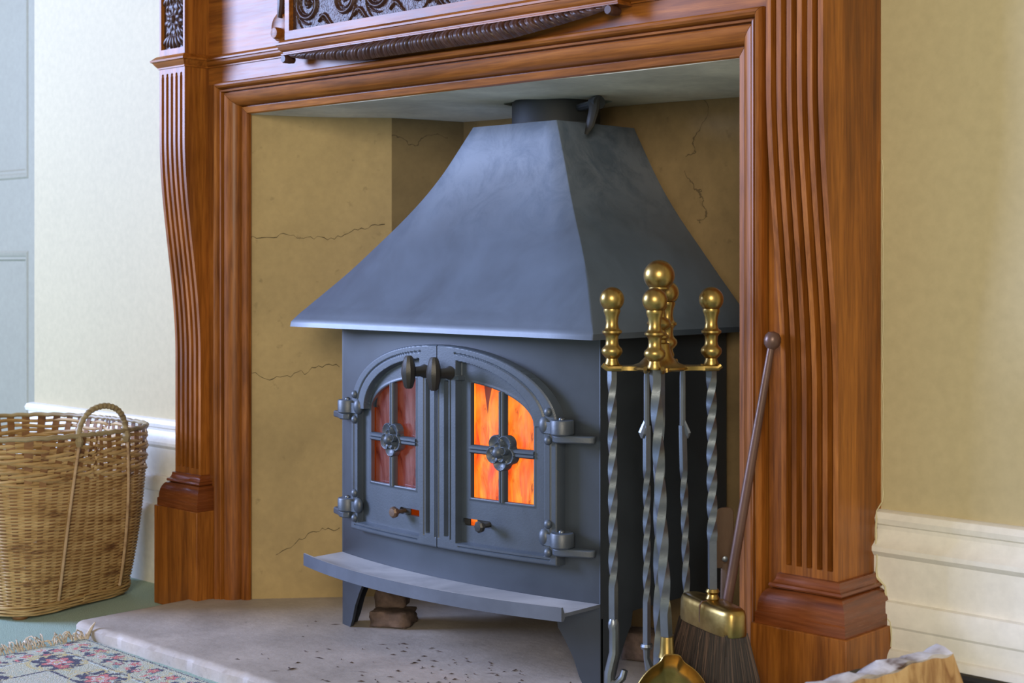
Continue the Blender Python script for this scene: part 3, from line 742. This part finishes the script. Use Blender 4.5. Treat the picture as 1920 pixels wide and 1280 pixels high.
# plate with four arms ending in up-turned open hooks
m = M(); m.lathe([(0, -.004), (.038, -.004), (.046, -.001), (.044, .002), (.030, .007), (.021, .016), (.017, .028), (.016, .036), (0, .036)], cpos(0, 0, PZ), 32)
for nme, (la, de) in hooks.items():
    d_ = (RV*la+FV*de).normalized(); L_ = math.hypot(la, de); sdv = Vector((-d_.y, d_.x, 0))
    pts = [cpos(0, 0, PZ)+d_*t for t in np.linspace(.02, L_-.012, 6)]
    w0 = [.030, .026, .021, .018, .017, .0175]
    rings = [[p+sdv*w+Vector((0, 0, -.003)), p-sdv*w+Vector((0, 0, -.003)), p-sdv*w+Vector((0, 0, .003)), p+sdv*w+Vector((0, 0, .003))] for p, w in zip(pts, w0)]
    m.loft(rings)
    for sgn in (-1, 1):
        base = cpos(0, 0, PZ)+d_*(L_-.014)
        pp = [base+sdv*sgn*.0125, base+sdv*sgn*.0125+d_*.012, base+sdv*sgn*.0125+d_*.022, base+sdv*sgn*.0125+d_*.027+Vector((0, 0, .004))]
        m.tube(pp, [.0048, .0046, .0044, .004], 8, flat=.75)
m.o('tool_plate', BRASS, stand, smooth=30)
m = M(); m.lathe([(.016, .036), (.0125, .038), (.0115, .042), (.0145, .045), (.0145, .048), (.0105, .052), (.010, .056), (.0165, .061), (.0185, .066), (.0165, .071), (.010, .076), (.009, .086), (.012, .090), (.0125, .093), (.009, .098), (.0085, .112), (.011, .116), (.0155, .118), (.0155, .1205), (.010, .122), (0, .122)], cpos(0, 0, PZ), 28); m.o('finial_stem', BRASS, stand)
M().ball(cpos(0, 0, PZ+.138), .0235, 16).o('finial_ball', BRASS, stand)
KN = [(0, -.002), (.0105, -.002), (.0112, .002), (.0092, .007), (.0088, .010), (.0118, .013), (.0150, .017), (.0160, .021), (.0150, .025), (.0118, .028), (.0100, .031), (.0092, .036), (.0098, .043), (.0118, .046), (.0150, .0485), (.0150, .0515), (.0118, .0535), (.0102, .056), (.0090, .063), (.0098, .072), (.0122, .079), (.0128, .081), (.0125, .084), (0, .084)]
def tool(name, hk, label, cat, raise_=.004):
    la, de = hooks[hk]; p = cpos(la, de, PZ+raise_)
    t = thing(name, tuple(p), label, cat, 'fire tools on the companion stand')
    M().lathe(KN, p, 24).o('grip', BRASS, t); M().ball(p+Vector((0, 0, .0985)), .0185, 14).o('knob', BRASS, t)
    return t, p
t, p = tool('poker', 'poker', 'twisted steel poker with brass ball handle, leftmost tool on the stand', 'poker')
m = M(); twist_rod(m, p+Vector((0, 0, 0)), p+Vector((.003, 0, -.385)), .0050, 1.7, 90, .2, .06, .86); m.o('rod', STEEL, t, smooth=25)
m = M(); e = p+Vector((.003, 0, -.385)); m.tube([e+Vector((0, 0, .006)), e, e+Vector((0, 0, -.006)), e+RV*.001+Vector((0, 0, -.012)), e+RV*.001+Vector((0, 0, -.045)), e-RV*.006+Vector((0, 0, -.075)), e-RV*.007+Vector((0, 0, -.105)), e-RV*.004+Vector((0, 0, -.130)), e-RV*.001+Vector((0, 0, -.15))], [.006, .0082, .0082, .0074, .0076, .0078, .0072, .005, .002], 10)
m.tube([e-RV*.006+Vector((0, 0, -.088)), e+RV*.004-FV*.004+Vector((0, 0, -.090)), e+RV*.013-FV*.006+Vector((0, 0, -.080)), e+RV*.016-FV*.006+Vector((0, 0, -.069))], [.0068, .0066, .006, .0052], 10)
m.o('hook_tip', STEEL, t)
t, p = tool('shovel', 'shovel', 'small brass fire shovel with twisted shaft, hanging foremost on the stand', 'shovel')
m = M(); twist_rod(m, p, p+RV*.018+Vector((0, 0, -.405)), .0062, 1.4, 90, .5, .05, .88); m.o('rod', STEEL, t, smooth=25)
sb = p+RV*.018+Vector((0, 0, -.398))
m = M(); m.tube([sb+Vector((0, 0, .008)), sb+Vector((0, 0, .006)), sb+Vector((0, 0, -.014)), sb+Vector((0, 0, -.022))], [.0095, .0098, .011, .013], 14); m.o('socket', BRASS, t)
# dished blade
ol = [(-.010, -.012), (-.018, -.022), (-.034, -.034), (-.048, -.052), (-.056, -.075), (-.059, -.10), (-.058, -.135), (-.055, -.165), (.055, -.165), (.058, -.135), (.059, -.10), (.056, -.075), (.048, -.052), (.034, -.034), (.018, -.022), (.010, -.012)]
def smoothloop(pts, n=4):
    P = [Vector(q) for q in pts]; out = []; K = len(P)
    for i in range(K):
        a, b, c, d_ = P[i-1], P[i], P[(i+1) % K], P[(i+2) % K]
        for j in range(n):
            t_ = j/n; out.append(.5*((2*b)+(c-a)*t_+(2*a-5*b+4*c-d_)*t_*t_+(3*b-a-3*c+d_)*t_**3))
    return out
lo = smoothloop([(x, z) for x, z in ol])
def ring(scale, dep, dz=0.0, dl=.004): return [sb+RV*(q[0]*scale+dl)-FV*dep+Vector((0, 0, (q[1]+.085)*scale-.085+dz)) for q in lo]
m = M(); m.loft([ring(1.0, .026), ring(.985, .027), ring(.955, .024), ring(.80, .006, -.006), ring(.72, .002, -.010), ring(.35, 0, -.012), ring(.05, 0, -.012)], True, False, True)
m.loft([ring(1.0, .026), ring(.99, .022), ring(.82, .001, -.006), ring(.72, -.003, -.010), ring(.05, -.004, -.012)], True, False, True)
m.o('scoop', BRASS, t, smooth=40)
t, p = tool('tongs', 'tongs', 'steel fire tongs with two thin leaf-marked arms, at the back of the stand', 'tongs', .012)
for sgn in (-1, 1):
    a = p+RV*(.006*sgn)+Vector((0, 0, -.006)); b = p+RV*(.028*sgn-.004)+Vector((0, 0, -.034)); c = b+Vector((0, 0, -.075)); e = b+RV*(.008 if sgn > 0 else 0)+Vector((0, 0, -.42))
    m = M(); m.tube([a, b+Vector((0, 0, .012)), b, c], [.005, .0048, .0046, .0046], 8)
    m.tube([c+Vector((0, 0, .014)), c+RV*(.003*sgn), c+RV*(.007*sgn)+Vector((0, 0, -.012)), c+RV*(.008*sgn)+Vector((0, 0, -.020))], [.002, .006, .0075, .0015], 8, flat=.6)
    twist_rod(m, c, e, .0044, 1.2, 60, .3, .2, .8)
    m.lathe([(0, -.004), (.0085, -.004), (.010, 0), (.0085, .004), (0, .004)], e, 12)
    m.tube([e, e+Vector((0, 0, -.018)), e+RV*(.006*-sgn)+Vector((0, 0, -.035))], [.006, .005, .009], 8)
    m.o('arm', STEEL, t, smooth=25)
t, p = tool('hearth_brush', 'brush', 'brass backed hearth brush with dark bristles, rightmost tool on the stand', 'brush')
bt = p+RV*.002+Vector((0, 0, -.353))
m = M(); twist_rod(m, p, bt, .0056, 1.6, 80, .1, .05, .75); m.o('rod', STEEL, t, smooth=25)
m = M(); m.lathe([(0, -.002), (.0085, -.002), (.0105, .003), (.0085, .007), (.008, .009), (.0105, .013), (.0085, .017), (0, .018)], bt, 18); m.o('collar', BRASS, t)
ax = (RV*.40-FV*.92).normalized(); bx_ = Vector((-ax.y, ax.x, 0)); hl, hwid = .074, .0225
def stad(l, w, z, n=8, e=.55):
    out = []
    for i in range(4*n):
        a = 2*math.pi*i/(4*n); ca, sa = math.cos(a), math.sin(a)
        out.append(bt+ax*(l*math.copysign(abs(ca)**e, ca))+bx_*(w*math.copysign(abs(sa)**e, sa))+Vector((0, 0, z)))
    return out
m = M(); m.loft([stad(hl, hwid, -.040), stad(hl*1.01, hwid*1.04, -.038), stad(hl, hwid, -.010), stad(hl*.975, hwid*.93, -.004), stad(hl*.93, hwid*.78, -.001), stad(hl*.5, hwid*.3, 0)]); m.o('ferrule', BRASS, t, smooth=40)
m = M(); m.loft([stad(hl*1.012, hwid*1.05, -.0395)[i:i+1]*1 for i in range(0)] or [[bt+ax*x+bx_*y+Vector((0, 0, z)) for y, z in ((-hwid*1.03, -.040), (-hwid*1.03, -.006), (-hwid*.8, .0005), (hwid*.8, .0005), (hwid*1.03, -.006), (hwid*1.03, -.040))] for x in (-.0012, .0012)]); m.o('ferrule_seam', RUST, t)
def bristlemat():
    m, nt, p = new('dark_horsehair'); oi = nt.nodes.new('ShaderNodeAttribute'); oi.attribute_name = 'tone'
    c = ramp(nt, oi.outputs['Fac'], [(0, (.010, .007, .006)), (.6, (.030, .019, .015)), (1, (.11, .065, .045))]); L(nt, c, p.inputs['Base Color']); setp(p, Roughness=.55); p.inputs['Specular IOR Level'].default_value = .3; return m
m = M(); tones = []
for i in range(5200):
    a = random.uniform(-.96, .96); b = random.uniform(-.9, .9); l = random.uniform(.135, .158)
    if random.random() < .006: l *= .45
    top = bt+ax*(a*hl*.97)+bx_*(b*hwid*.9)+Vector((0, 0, -.036))
    spl = 1.0+random.uniform(-.02, .04)
    tipx = a*(hl+.020*spl)+random.gauss(0, .003); tipy = b*(hwid+.014)+random.gauss(0, .003)
    tip = bt+ax*tipx+bx_*tipy+Vector((0, 0, -.036-l)); mid = (top+tip)/2+bx_*(b*.003)+ax*(a*.004)+Vector((0, 0, .004))+RV*random.gauss(0, .0012)
    w = RV*.00055; d_ = [(top, 1), (mid, 1), (tip, .5)]
    k0 = len(m.v); m.v += [tuple(top-w), tuple(top+w), tuple(mid-w), tuple(mid+w), tuple(tip)]; m.f += [(k0, k0+1, k0+3, k0+2), (k0+2, k0+3, k0+4)]
    tones += [random.random()]*5
bo = m.o('bristles', bristlemat(), t, smooth=0, kind='stuff')
at_ = bo.data.attributes.new('tone', 'FLOAT', 'POINT'); at_.data.foreach_set('value', tones)

# leaning iron rod and rusty tool
def at(px, fw, z): u = (px-960)/F; return Vector((fw*(-S_+u*C_), fw*(C_+u*S_), z))
top = at(1447, 2.262, .646); bot = at(1318, 2.285, HZ+.004)
t = thing('iron_rod', (bot.x, bot.y, HZ), 'brown iron rod with egg shaped knob leaning on the right pilaster', 'rod')
m = M(); m.tube([top.lerp(bot, i/12) for i in range(13)], [.0055+.0022*min(1, i/5) for i in range(13)], 12); m.o('shaft', BROWNI, t)
dirn = (top-bot).normalized(); m = M(); m.lathe([(0, -.014), (.007, -.013), (.0115, -.008), (.013, -.001), (.012, .006), (.008, .0115), (0, .0135)], top+dirn*.006, 20, dirn); m.o('knob', BROWNI, t)
b0 = at(1350, 2.33, HZ)
t = thing('fire_tool', tuple(b0), 'rusty flat iron tool with a riveted strap end standing behind the brush', 'tool')
tp = at(1359, 2.325, .388); dn = Vector((0, 0, -1)); s_ = (RV*.96+FV*.28)
m = M(); rg = []
for h, w in ((0, .006), (.002, .0115), (.006, .0145), (.03, .0155), (.06, .0165), (.085, .0165), (.0945, .015), (.0955, .008)):
    c = tp+dn*h+FV*(.006*(h/.095)); n_ = FV*.0022
    rg.append([c-s_*w-n_, c+s_*w-n_, c+s_*w+n_, c-s_*w+n_])
m.loft(rg); m.o('strap', RUST, t, bevel=.001)
M().lathe([(0, 0), (.0045, 0), (.0045, .002), (.0025, .003), (0, .003)], tp+dn*.08-FV*.001, 14, (-FV.x, -FV.y, 0)).o('rivet', STEEL, t)
for q, px in ((-1, 1398), (1, 1352)):
    e = at(px, 2.32 if q < 0 else 2.345, HZ+.005); m = M(); m.tube([tp+dn*.088+FV*.005, (tp+dn*.088).lerp(e, .4), (tp+dn*.088).lerp(e, .8), e], [.006, .0065, .006, .005], 8, flat=.7); m.o('leg', RUST, t)

# ------------------------------------------------------------------ broken bricks and splinters on the hearth
BR = simple('burnt_brick', (.12, .08, .06), .95, 0, .5, 45)
def rubble(name, boxes, label):
    t = None
    for k, (c, sx, sy, sz, rz) in enumerate(boxes):
        bm = bmesh.new(); bmesh.ops.create_cube(bm, size=1); bmesh.ops.subdivide_edges(bm, edges=bm.edges[:], cuts=6, use_grid_fill=True)
        rnd = np.random.RandomState(k+len(label)); vv = []
        for v in bm.verts:
            q = np.array(v.co); d = 1-.10*(np.sort(np.abs(q))[1]*2)**8
            q = q*d+.018*np.array([math.sin(9*q[1]+7*q[2]+k), math.sin(8*q[0]+11*q[2]), math.sin(10*q[0]+6*q[1]+k)])+rnd.normal(0, .008, 3)
            x, y, z = q[0]*sx, q[1]*sy, max(q[2], -.5)*sz
            vv.append((c[0]+x*math.cos(rz)-y*math.sin(rz), c[1]+x*math.sin(rz)+y*math.cos(rz), max(c[2]+z+sz/2, HZ)))
        fs = [[v.index for v in f.verts] for f in bm.faces]; bm.free()
        if t is None: t = ob(name, vv, fs, BR, None, smooth=45, label=label, cat='brick')
        else: ob('brick_lump', vv, fs, BR, t, smooth=45)
    return t
rubble('broken_brick', [((-2.275, 2.055, HZ), .085, .07, .034, .5), ((-2.300, 2.075, HZ+.031), .065, .055, .038, .6)], 'stepped broken brick lying under the stove by its left leg')
rubble('stone_lump', [((-1.735, 2.20, HZ), .075, .06, .055, .3)], 'dark stone lump in the shadow behind the front right stove leg')
m = M()
for i in range(230):
    x = random.gauss(-1.85, .2); y = random.uniform(1.64, 1.99)
    if not -2.7 < x < -1.4: continue
    a = random.uniform(-.6, 1.6); l = random.choice([.002, .003, .004, .006, .010])*random.uniform(.6, 1.3); w = random.uniform(.0006, .0018)
    p = Vector((x, y, HZ+.0008)); dv = Vector((math.cos(a), math.sin(a), 0))*l; sv = Vector((-math.sin(a), math.cos(a), 0))*w
    k0 = len(m.v); m.v += [tuple(p-dv-sv*.3), tuple(p-sv), tuple(p+dv), tuple(p+sv), tuple(p+Vector((0, 0, w*1.2)))]; m.f += [(k0, k0+1, k0+4), (k0+1, k0+2, k0+4), (k0+2, k0+3, k0+4), (k0+3, k0, k0+4), (k0+3, k0+2, k0+1, k0)]
m.o('wood_splinters', simple('bark_splinter', (.06, .038, .028), .9, 0, .6, 90), label='scattered bark splinters on the stone hearth', cat='debris', kind='stuff', smooth=0)

# ------------------------------------------------------------------ wicker basket
def wickermat(name, a, b, c):
    m, nt, p = new(name); n = noise(nt, coords(nt, (9, 9, 30)), 1.4, 4, .65, .3); n2 = noise(nt, coords(nt, (1, 1, 1)), 8, 3)
    col = ramp(nt, n, [(.33, a), (.43, b), (.68, c)]); col = mix(nt, .5, col, ramp(nt, n2, [(.3, (.75, .66, .55)), (.7, (1.1, 1.1, 1.1))]), 'MULTIPLY')
    L(nt, col, p.inputs['Base Color']); setp(p, Roughness=.5); return m
WK = wickermat('woven_cane', (.16, .075, .03), (.44, .28, .11), (.60, .43, .20))
STK = wickermat('cane_stakes', (.13, .06, .022), (.24, .115, .04), (.33, .18, .07))
ROPE = wickermat('bound_grass_handle', (.15, .11, .06), (.30, .23, .12), (.42, .35, .2))
PALE = wickermat('pale_cane', (.38, .24, .13), (.5, .34, .19), (.6, .43, .26))
bk = thing('wicker_basket', (-3.15, 1.71, 0), 'large woven cane basket with a bound loop handle by the left skirting', 'basket')
ZT = .405
def bring(a, z, off=0.0):
    t = z/ZT; t2 = t**.8
    cx, cy = -3.167+.050*t2, 1.722-.020*t2; hx, hy = .184+.068*t2, .172+.053*t2; ro = math.radians(12-6*t); e = 2/(5.5-2.6*t)
    ca, sa = math.cos(a), math.sin(a)
    x = (hx+off)*math.copysign(abs(ca)**e, ca); y = (hy+off)*math.copysign(abs(sa)**e, sa)
    return (cx+x*math.cos(ro)-y*math.sin(ro), cy+x*math.sin(ro)+y*math.cos(ro), z)
NS = 58
# equal arc-length angles
aa = np.linspace(0, 2*math.pi, 3000); P = np.array([bring(a, .2) for a in aa]); Ld = np.concatenate([[0], np.cumsum(np.linalg.norm(np.diff(P, axis=0), axis=1))])
ang = lambda s: float(np.interp(s % 1.0, Ld/Ld[-1], aa))
m = M(); rows = []
z = .030
while z < .300: rows.append((z, .0023, 0.0)); z += .0037
z = .303
while z < .392: rows.append((z, .0041, 1.0)); z += .0064
SUB = 4; NN = NS*SUB
angs = [ang(i/NN) for i in range(NN)]
for ri, (z, r, band) in enumerate(rows):
    if .362 < z < .389 and ri % 2: continue
    v = []; zj = random.uniform(-.0005, .0005)
    for i, a in enumerate(angs):
        ph = math.pi*(i/SUB+ri); o = .0015*math.cos(ph)
        zz_ = z+zj+(.0022*math.sin(ph*.5+ri) if band else .0004*math.sin(i*.37+ri*2))
        if band: o = .0032*math.cos(ph*.5)
        for dz, do in ((-r, 0), (0, r*.62), (r, 0), (0, -r*.62)):
            q = bring(a, zz_+dz, o+do); v.append(q)
    n = len(angs); f = [(4*i+k_, 4*((i+1) % n)+k_, 4*((i+1) % n)+(k_+1) % 4, 4*i+(k_+1) % 4) for i in range(n) for k_ in range(4)]
    m.add(v, f)
m.o('woven_wall', WK, bk, smooth=60, kind='stuff')
for i in range(NS):
    m = M(); a = ang((i+.0)/NS); a1 = ang((i-.25)/NS); a2 = ang((i+.25)/NS)
    m.loft([[bring(a1, z, -.0008), bring(a2, z, -.0008), bring(a2, z, .0006), bring(a1, z, .0006)] for z in np.linspace(.012, .396, 12)])
    m.o('stake', STK, bk)
m = M(); pts = [bring(ang(i/150), .400+.0012*math.sin(i*2.1), .0005) for i in range(151)]; m.tube(pts, .0052, 8)
for k in range(300):
    pass
m.o('rim', ROPE, bk)
m = M()
for lvl, o in ((.030, .0035), (.026, .004), (.022, .0042), (.018, .004), (.014, .003), (.010, .001)): m.tube([bring(ang(i/120), lvl+.0016*math.sin(i*.35+lvl*900), o+.0008*math.sin(i*1.1+lvl*700)) for i in range(121)], .0023, 6)
m.o('base_band', WK, bk, kind='stuff')
m = M(); m.loft([[bring(ang(i/60), z, -.01) for i in range(60)] for z in (.008, .012)]); m.o('base', STK, bk)
for a in (-.78, .78, 2.36, -2.36):
    q = Vector(bring(a, .0, -.012)); m = M(); m.lathe([(.0, 0), (.015, 0), (.018, .004), (.018, .024), (.012, .026), (0, .022)], (q.x, q.y, 0), 14); m.o('foot', STK, bk)
# bound handle and its two long canes
h0 = Vector((-2.868, 1.684, .388)); h1 = Vector((-2.882, 1.808, .388)); pts = []; rad = []
for i in range(61):
    t_ = i/60; a = math.pi*t_; c = h0.lerp(h1, .5-.5*math.cos(a)*1.0); c.z += .071*math.sin(a)**.75; c.x += .006*math.sin(a)
    pts.append(c); rad.append(.0064+.0009*math.sin(i*1.9))
m = M(); m.tube(pts, rad, 10); hd = m.o('handle', ROPE, bk)
for hh_ in (h0, h1):
    m = M(); m.tube([hh_+Vector((.004, 0, .012)), hh_+Vector((.0045, 0, 0)), hh_+Vector((.004, 0, -.012))], [.006, .010, .006], 8); m.o('binding', ROPE, hd)
for hh_, s in ((h0, 0), (h1, 1)):
    best = min((abs(bring(a, .39)[1]-hh_.y)+abs(bring(a, .39)[0]-hh_.x), a) for a in np.linspace(-1.2, 1.2, 400))[1]
    m = M(); m.tube([bring(best-.0*i, z, .0055) for i, z in enumerate(np.linspace(.385, .035, 26)) if not (.30 < z < .345)], .0034, 8); m.o('cane', PALE, bk)

# ------------------------------------------------------------------ rug
RX, RY, RA = -2.705, 1.607, math.radians(-1.5)
def rugp(a, b, z=0.0): return (RX+a*math.cos(RA)+b*math.sin(RA), RY+a*math.sin(RA)-b*math.cos(RA), z)
ax_ = np.concatenate([np.arange(0, .66, .0021), np.linspace(.67, 1.45, 50)]); bx2 = np.concatenate([np.arange(0, .38, .0021), np.linspace(.39, 1.05, 40)])
A, B = np.meshgrid(ax_, bx2)
KA = np.round(A/.0022)*.0022; KB = np.round(B/.0022)*.0022
rs_ = np.random.RandomState(3); jit = rs_.normal(0, .0011, A.shape); ja, jb = KA+jit, KB+rs_.normal(0, .0011, A.shape)
col = np.zeros(A.shape+(3,)); col[:] = (.47, .52, .42)
cream = rs_.rand(*A.shape) < .35; col[cream] = (.62, .58, .42)
E_ = np.minimum(ja, jb)                                  # distance from the two visible edges
NAVY, PINK, ROSE, YEL, PAL = (.022, .026, .085), (.66, .17, .17), (.48, .07, .10), (.60, .50, .22), (.62, .72, .70)
def put(mask, c): col[mask] = c
put(E_ < .006, (.36, .50, .42)); put(np.abs(E_-.0085) < .0016, NAVY)
put((np.abs(E_-.085) < .0032) & (np.sin((ja+jb)*700) > -.4), NAVY); put(np.abs(E_-.091) < .002, PAL); put((np.abs(E_-.172) < .003), NAVY)
def flower(ca, cb, r, c1, c2, seed):
    th = np.arctan2(jb-cb, ja-ca); d = np.hypot(ja-ca, jb-cb); rr = r*(1+.28*np.cos(5*th+seed))
    put(d < rr*1.22, NAVY if seed % 3 else PAL); put(d < rr, c1); put((d < rr*.62) & (d > rr*.42), c2); put(d < rr*.25, YEL)
def leaf(ca, cb, ang_, l, w, c):
    u = (ja-ca)*math.cos(ang_)+(jb-cb)*math.sin(ang_); q = -(ja-ca)*math.sin(ang_)+(jb-cb)*math.cos(ang_); put((u/l)**2+((q+.25*l*np.sin(u/l*3))/w)**2 < 1, c)
def arc(ca, cb, r, a0, a1, w, c):
    th = (np.arctan2(jb-cb, ja-ca)-a0) % (2*math.pi); put((np.abs(np.hypot(ja-ca, jb-cb)-r) < w) & (th < a1-a0), c)
def motif(ca, cb, k):
    arc(ca+.02, cb+.012, .030, 2.2+k, 5.2+k, .0018, YEL); arc(ca-.03, cb-.01, .020, .2+k, 3.0+k, .0015, YEL)
    for q in range(4): leaf(ca+.026*math.cos(k+q*1.7), cb+.022*math.sin(k*2+q*1.7), k+q*1.1, .0135, .0058, NAVY if q != 1 else (.2, .33, .32))
    flower(ca+.010, cb-.012, .0105, PINK, ROSE, k); flower(ca-.014, cb+.010, .0085, ROSE if k % 2 else PINK, PAL, k+1)
    leaf(ca+.026, cb+.016, 1+k, .009, .004, PINK)
for k in range(24):
    motif(.042+k*.064, .046, k)
    if k: motif(.046, .042+k*.064, k+7)
for k in range(9):
    for (ca, cb) in ((.135+k*.15, .132), (.132, .135+k*.15)):
        for q in range(9): leaf(ca+.046*math.cos(q*.7+k), cb+.031*math.sin(q*.7+k), q*.7+k+1.2, .018, .0068, NAVY)
        for q in range(5): arc(ca+.06*math.cos(q*1.3), cb+.028*math.sin(q*1.3), .016, q, q+3.4, .0018, YEL)
        flower(ca, cb, .024, PINK, PAL, k+4); flower(ca+.034, cb+.008, .012, ROSE, PINK, k+2); arc(ca, cb, .055, 0, 4.5, .0018, YEL)
fld = (E_ > .175); put(fld & (rs_.rand(*A.shape) < .5), (.55, .56, .5))
for k in range(60):
    ca, cb = rs_.uniform(.2, 1.4), rs_.uniform(.2, 1.0); flower(ca, cb, rs_.uniform(.012, .028), PINK if k % 2 else NAVY, YEL, k)
nb, na = A.shape
edge = np.minimum(np.minimum(A, 1.45-A), np.minimum(B, 1.05-B))
Zr = .0075*np.clip(edge/.004, 0, 1)**.5+.0006*rs_.rand(nb, na)+.002*np.sin(A*9+1)*np.clip(edge/.05, 0, 1)+.001
V = [rugp(A[j, i], B[j, i], Zr[j, i]) for j in range(nb) for i in range(na)]
Fc = [(j*na+i, j*na+i+1, (j+1)*na+i+1, (j+1)*na+i) for j in range(nb-1) for i in range(na-1)]
def rugmat():
    m, nt, p = new('knotted_wool'); at2 = nt.nodes.new('ShaderNodeAttribute'); at2.attribute_name = 'wool'
    n = noise(nt, coords(nt, (1, 1, 1)), 700, 2, .6)
    L(nt, mix(nt, .5, at2.outputs['Color'], ramp(nt, n, [(.3, (.65, .65, .65)), (.7, (1.15, 1.15, 1.15))]), 'MULTIPLY'), p.inputs['Base Color']); setp(p, Roughness=.95, Sheen_Weight=.15); bump(nt, p, n, .6, .002); return m
rug = ob('rug', V, Fc, rugmat(), None, smooth=0, label='patterned wool rug with navy, pink and cream flowers before the hearth', cat='rug')
ca_ = rug.data.color_attributes.new('wool', 'FLOAT_COLOR', 'POINT'); cc = np.concatenate([col.reshape(-1, 3), np.ones((nb*na, 1))], 1); ca_.data.foreach_set('color', cc.ravel())
# fringe along the short edge
FRM = simple('cream_fringe', (.62, .52, .40), .9, 0, .35, 120)
m = M()
for k in range(46):
    b = .005+k*.0225; bunch = 6 if k > 3 else 5
    for q in range(bunch):
        l = random.uniform(.03, .06) if k > 3 else random.uniform(.010, .026); pts = []; hgt = random.uniform(.006, .022); cur = random.uniform(-.012, .012)
        for i in range(9):
            t_ = i/8; pts.append(rugp(-.001-l*t_*(1-.25*t_), b+random.uniform(-.002, .002)+cur*t_*t_*2+(q-2.5)*.003*(1+t_), .005+hgt*math.sin(math.pi*t_)+.0015))
        m.tube(pts, .0013, 5)
m.o('fringe', FRM, rug, kind='stuff')
m = M(); m.tube([rugp(.004, .004, .006), rugp(-.002, -.006, .016), rugp(.004, -.011, .031), rugp(.010, -.014, .040)], [.005, .0045, .0032, .0012], 8)
m.tube([rugp(.004, .003, .007), rugp(-.012, .010, .009), rugp(-.03, .02, .007)], [.004, .004, .002], 7); m.o('corner_tassel', FRM, rug)

# ------------------------------------------------------------------ log tub and logs
tub = thing('log_tub', (-.72, 1.52, 0), 'black enamel log tub with a rolled rim at the right of the hearth', 'tub')
def trr(hx, hy, r, z, n=8):
    out = []
    for cx_, cy_, a0 in ((1, 1, 0), (-1, 1, .5), (-1, -1, 1), (1, -1, 1.5)):
        for i in range(n+1):
            a = math.pi*(a0+.5*i/n); out.append((-.72+cx_*(hx-r)+r*math.cos(a), 1.52+cy_*(hy-r)+r*math.sin(a), z))
    return out
m = M(); m.loft([trr(.20, .17, .07, .004), trr(.215, .185, .08, .01), trr(.262, .232, .09, .243), trr(.257, .227, .088, .243), trr(.211, .181, .078, .014), trr(.05, .05, .03, .014)]); m.o('shell', TUBM, tub, smooth=50)
m = M(); rp = trr(.262, .232, .09, .245); m.tube(rp+[rp[0]], .0085, 10); m.o('rolled_rim', TUBM, tub)
BARK = wickermat('white_birch_bark', (.10, .06, .04), (.45, .42, .40), (.74, .74, .76))
def logmat():
    m, nt, p = new('split_wood'); n = noise(nt, coords(nt, (60, 60, 4)), 1.6, 5, .6, .8); n2 = noise(nt, coords(nt, (1, 1, 1)), 11, 3)
    c = ramp(nt, n, [(.3, (.30, .16, .06)), (.5, (.52, .34, .15)), (.7, (.62, .44, .22))]); c = mix(nt, .4, c, ramp(nt, n2, [(.35, (.6, .4, .25)), (.6, (1, 1, 1))]), 'MULTIPLY'); L(nt, c, p.inputs['Base Color']); setp(p, Roughness=.7); bump(nt, p, n, .4, .003); return m
SPLIT = logmat()
def split_log(p0, p1, up, r, label, seed, grp='split logs in the tub'):
    """quarter-split log from p0 to p1; bark on the up side"""
    p0, p1 = Vector(p0), Vector(p1); d_ = (p1-p0); Ln = d_.length; d_.normalize(); up = (Vector(up)-d_*Vector(up).dot(d_)).normalized(); sd = d_.cross(up)
    t = thing('split_log', tuple((p0+p1)/2-Vector((0, 0, r))), label, 'log', grp)
    rnd = random.Random(seed); n = 30; wood_r = []; bk_r = []
    for i in range(n+1):
        c = p0+d_*(Ln*i/n); ring_ = []; br = []
        for k_ in range(9):
            a = math.pi*(.5+(-.42+.84*k_/8)); rr = r*(1+.05*math.sin(i*.5+k_+seed)+.03*math.sin(i*1.3+k_*2))
            jg = rnd.uniform(-.003, .003) if 0 < i < n else rnd.uniform(-.006, .006)
            q = c+sd*(rr*math.cos(a))+up*(rr*math.sin(a)-r*.35)+d_*(jg if i in (0, n) else 0); ring_.append(q)
            ot = .0035+.0022*math.sin(i*.9+k_*1.4+seed)+rnd.uniform(-.001, .0012)
            br.append((q, c+sd*((rr+ot)*math.cos(a))+up*((rr+ot)*math.sin(a)-r*.35)+d_*(jg if i in (0, n) else 0)))
        ring_ += [c-sd*(r*.12)-up*(r*(.75+.05*math.sin(i*.8)))+d_*rnd.uniform(-.002, .002), c+sd*(r*.2)-up*(r*(.72+.04*math.cos(i*.7)))]
        wood_r.append(ring_); bk_r.append([b_[0] for b_ in br]+[b_[1] for b_ in reversed(br)])
    m = M(); m.loft(wood_r); m.o('heartwood', SPLIT, t, smooth=30)
    m = M(); m.loft(bk_r); m.o('bark', BARK, t, smooth=45)
split_log(at(1500, 1.80, .212), at(1778, 1.865, .250), tuple(FV*.95+Vector((0, 0, .55))), .05, 'split birch log with white bark on top of the log tub', 3)
split_log((-.90, 1.40, .165), (-.66, 1.66, .165), (0, 0, 1), .055, 'split log half hidden under the birch log in the tub', 5)
split_log((-.88, 1.36, .075), (-.58, 1.62, .075), (0, 0, 1), .06, 'lowest split log in the black tub', 8)
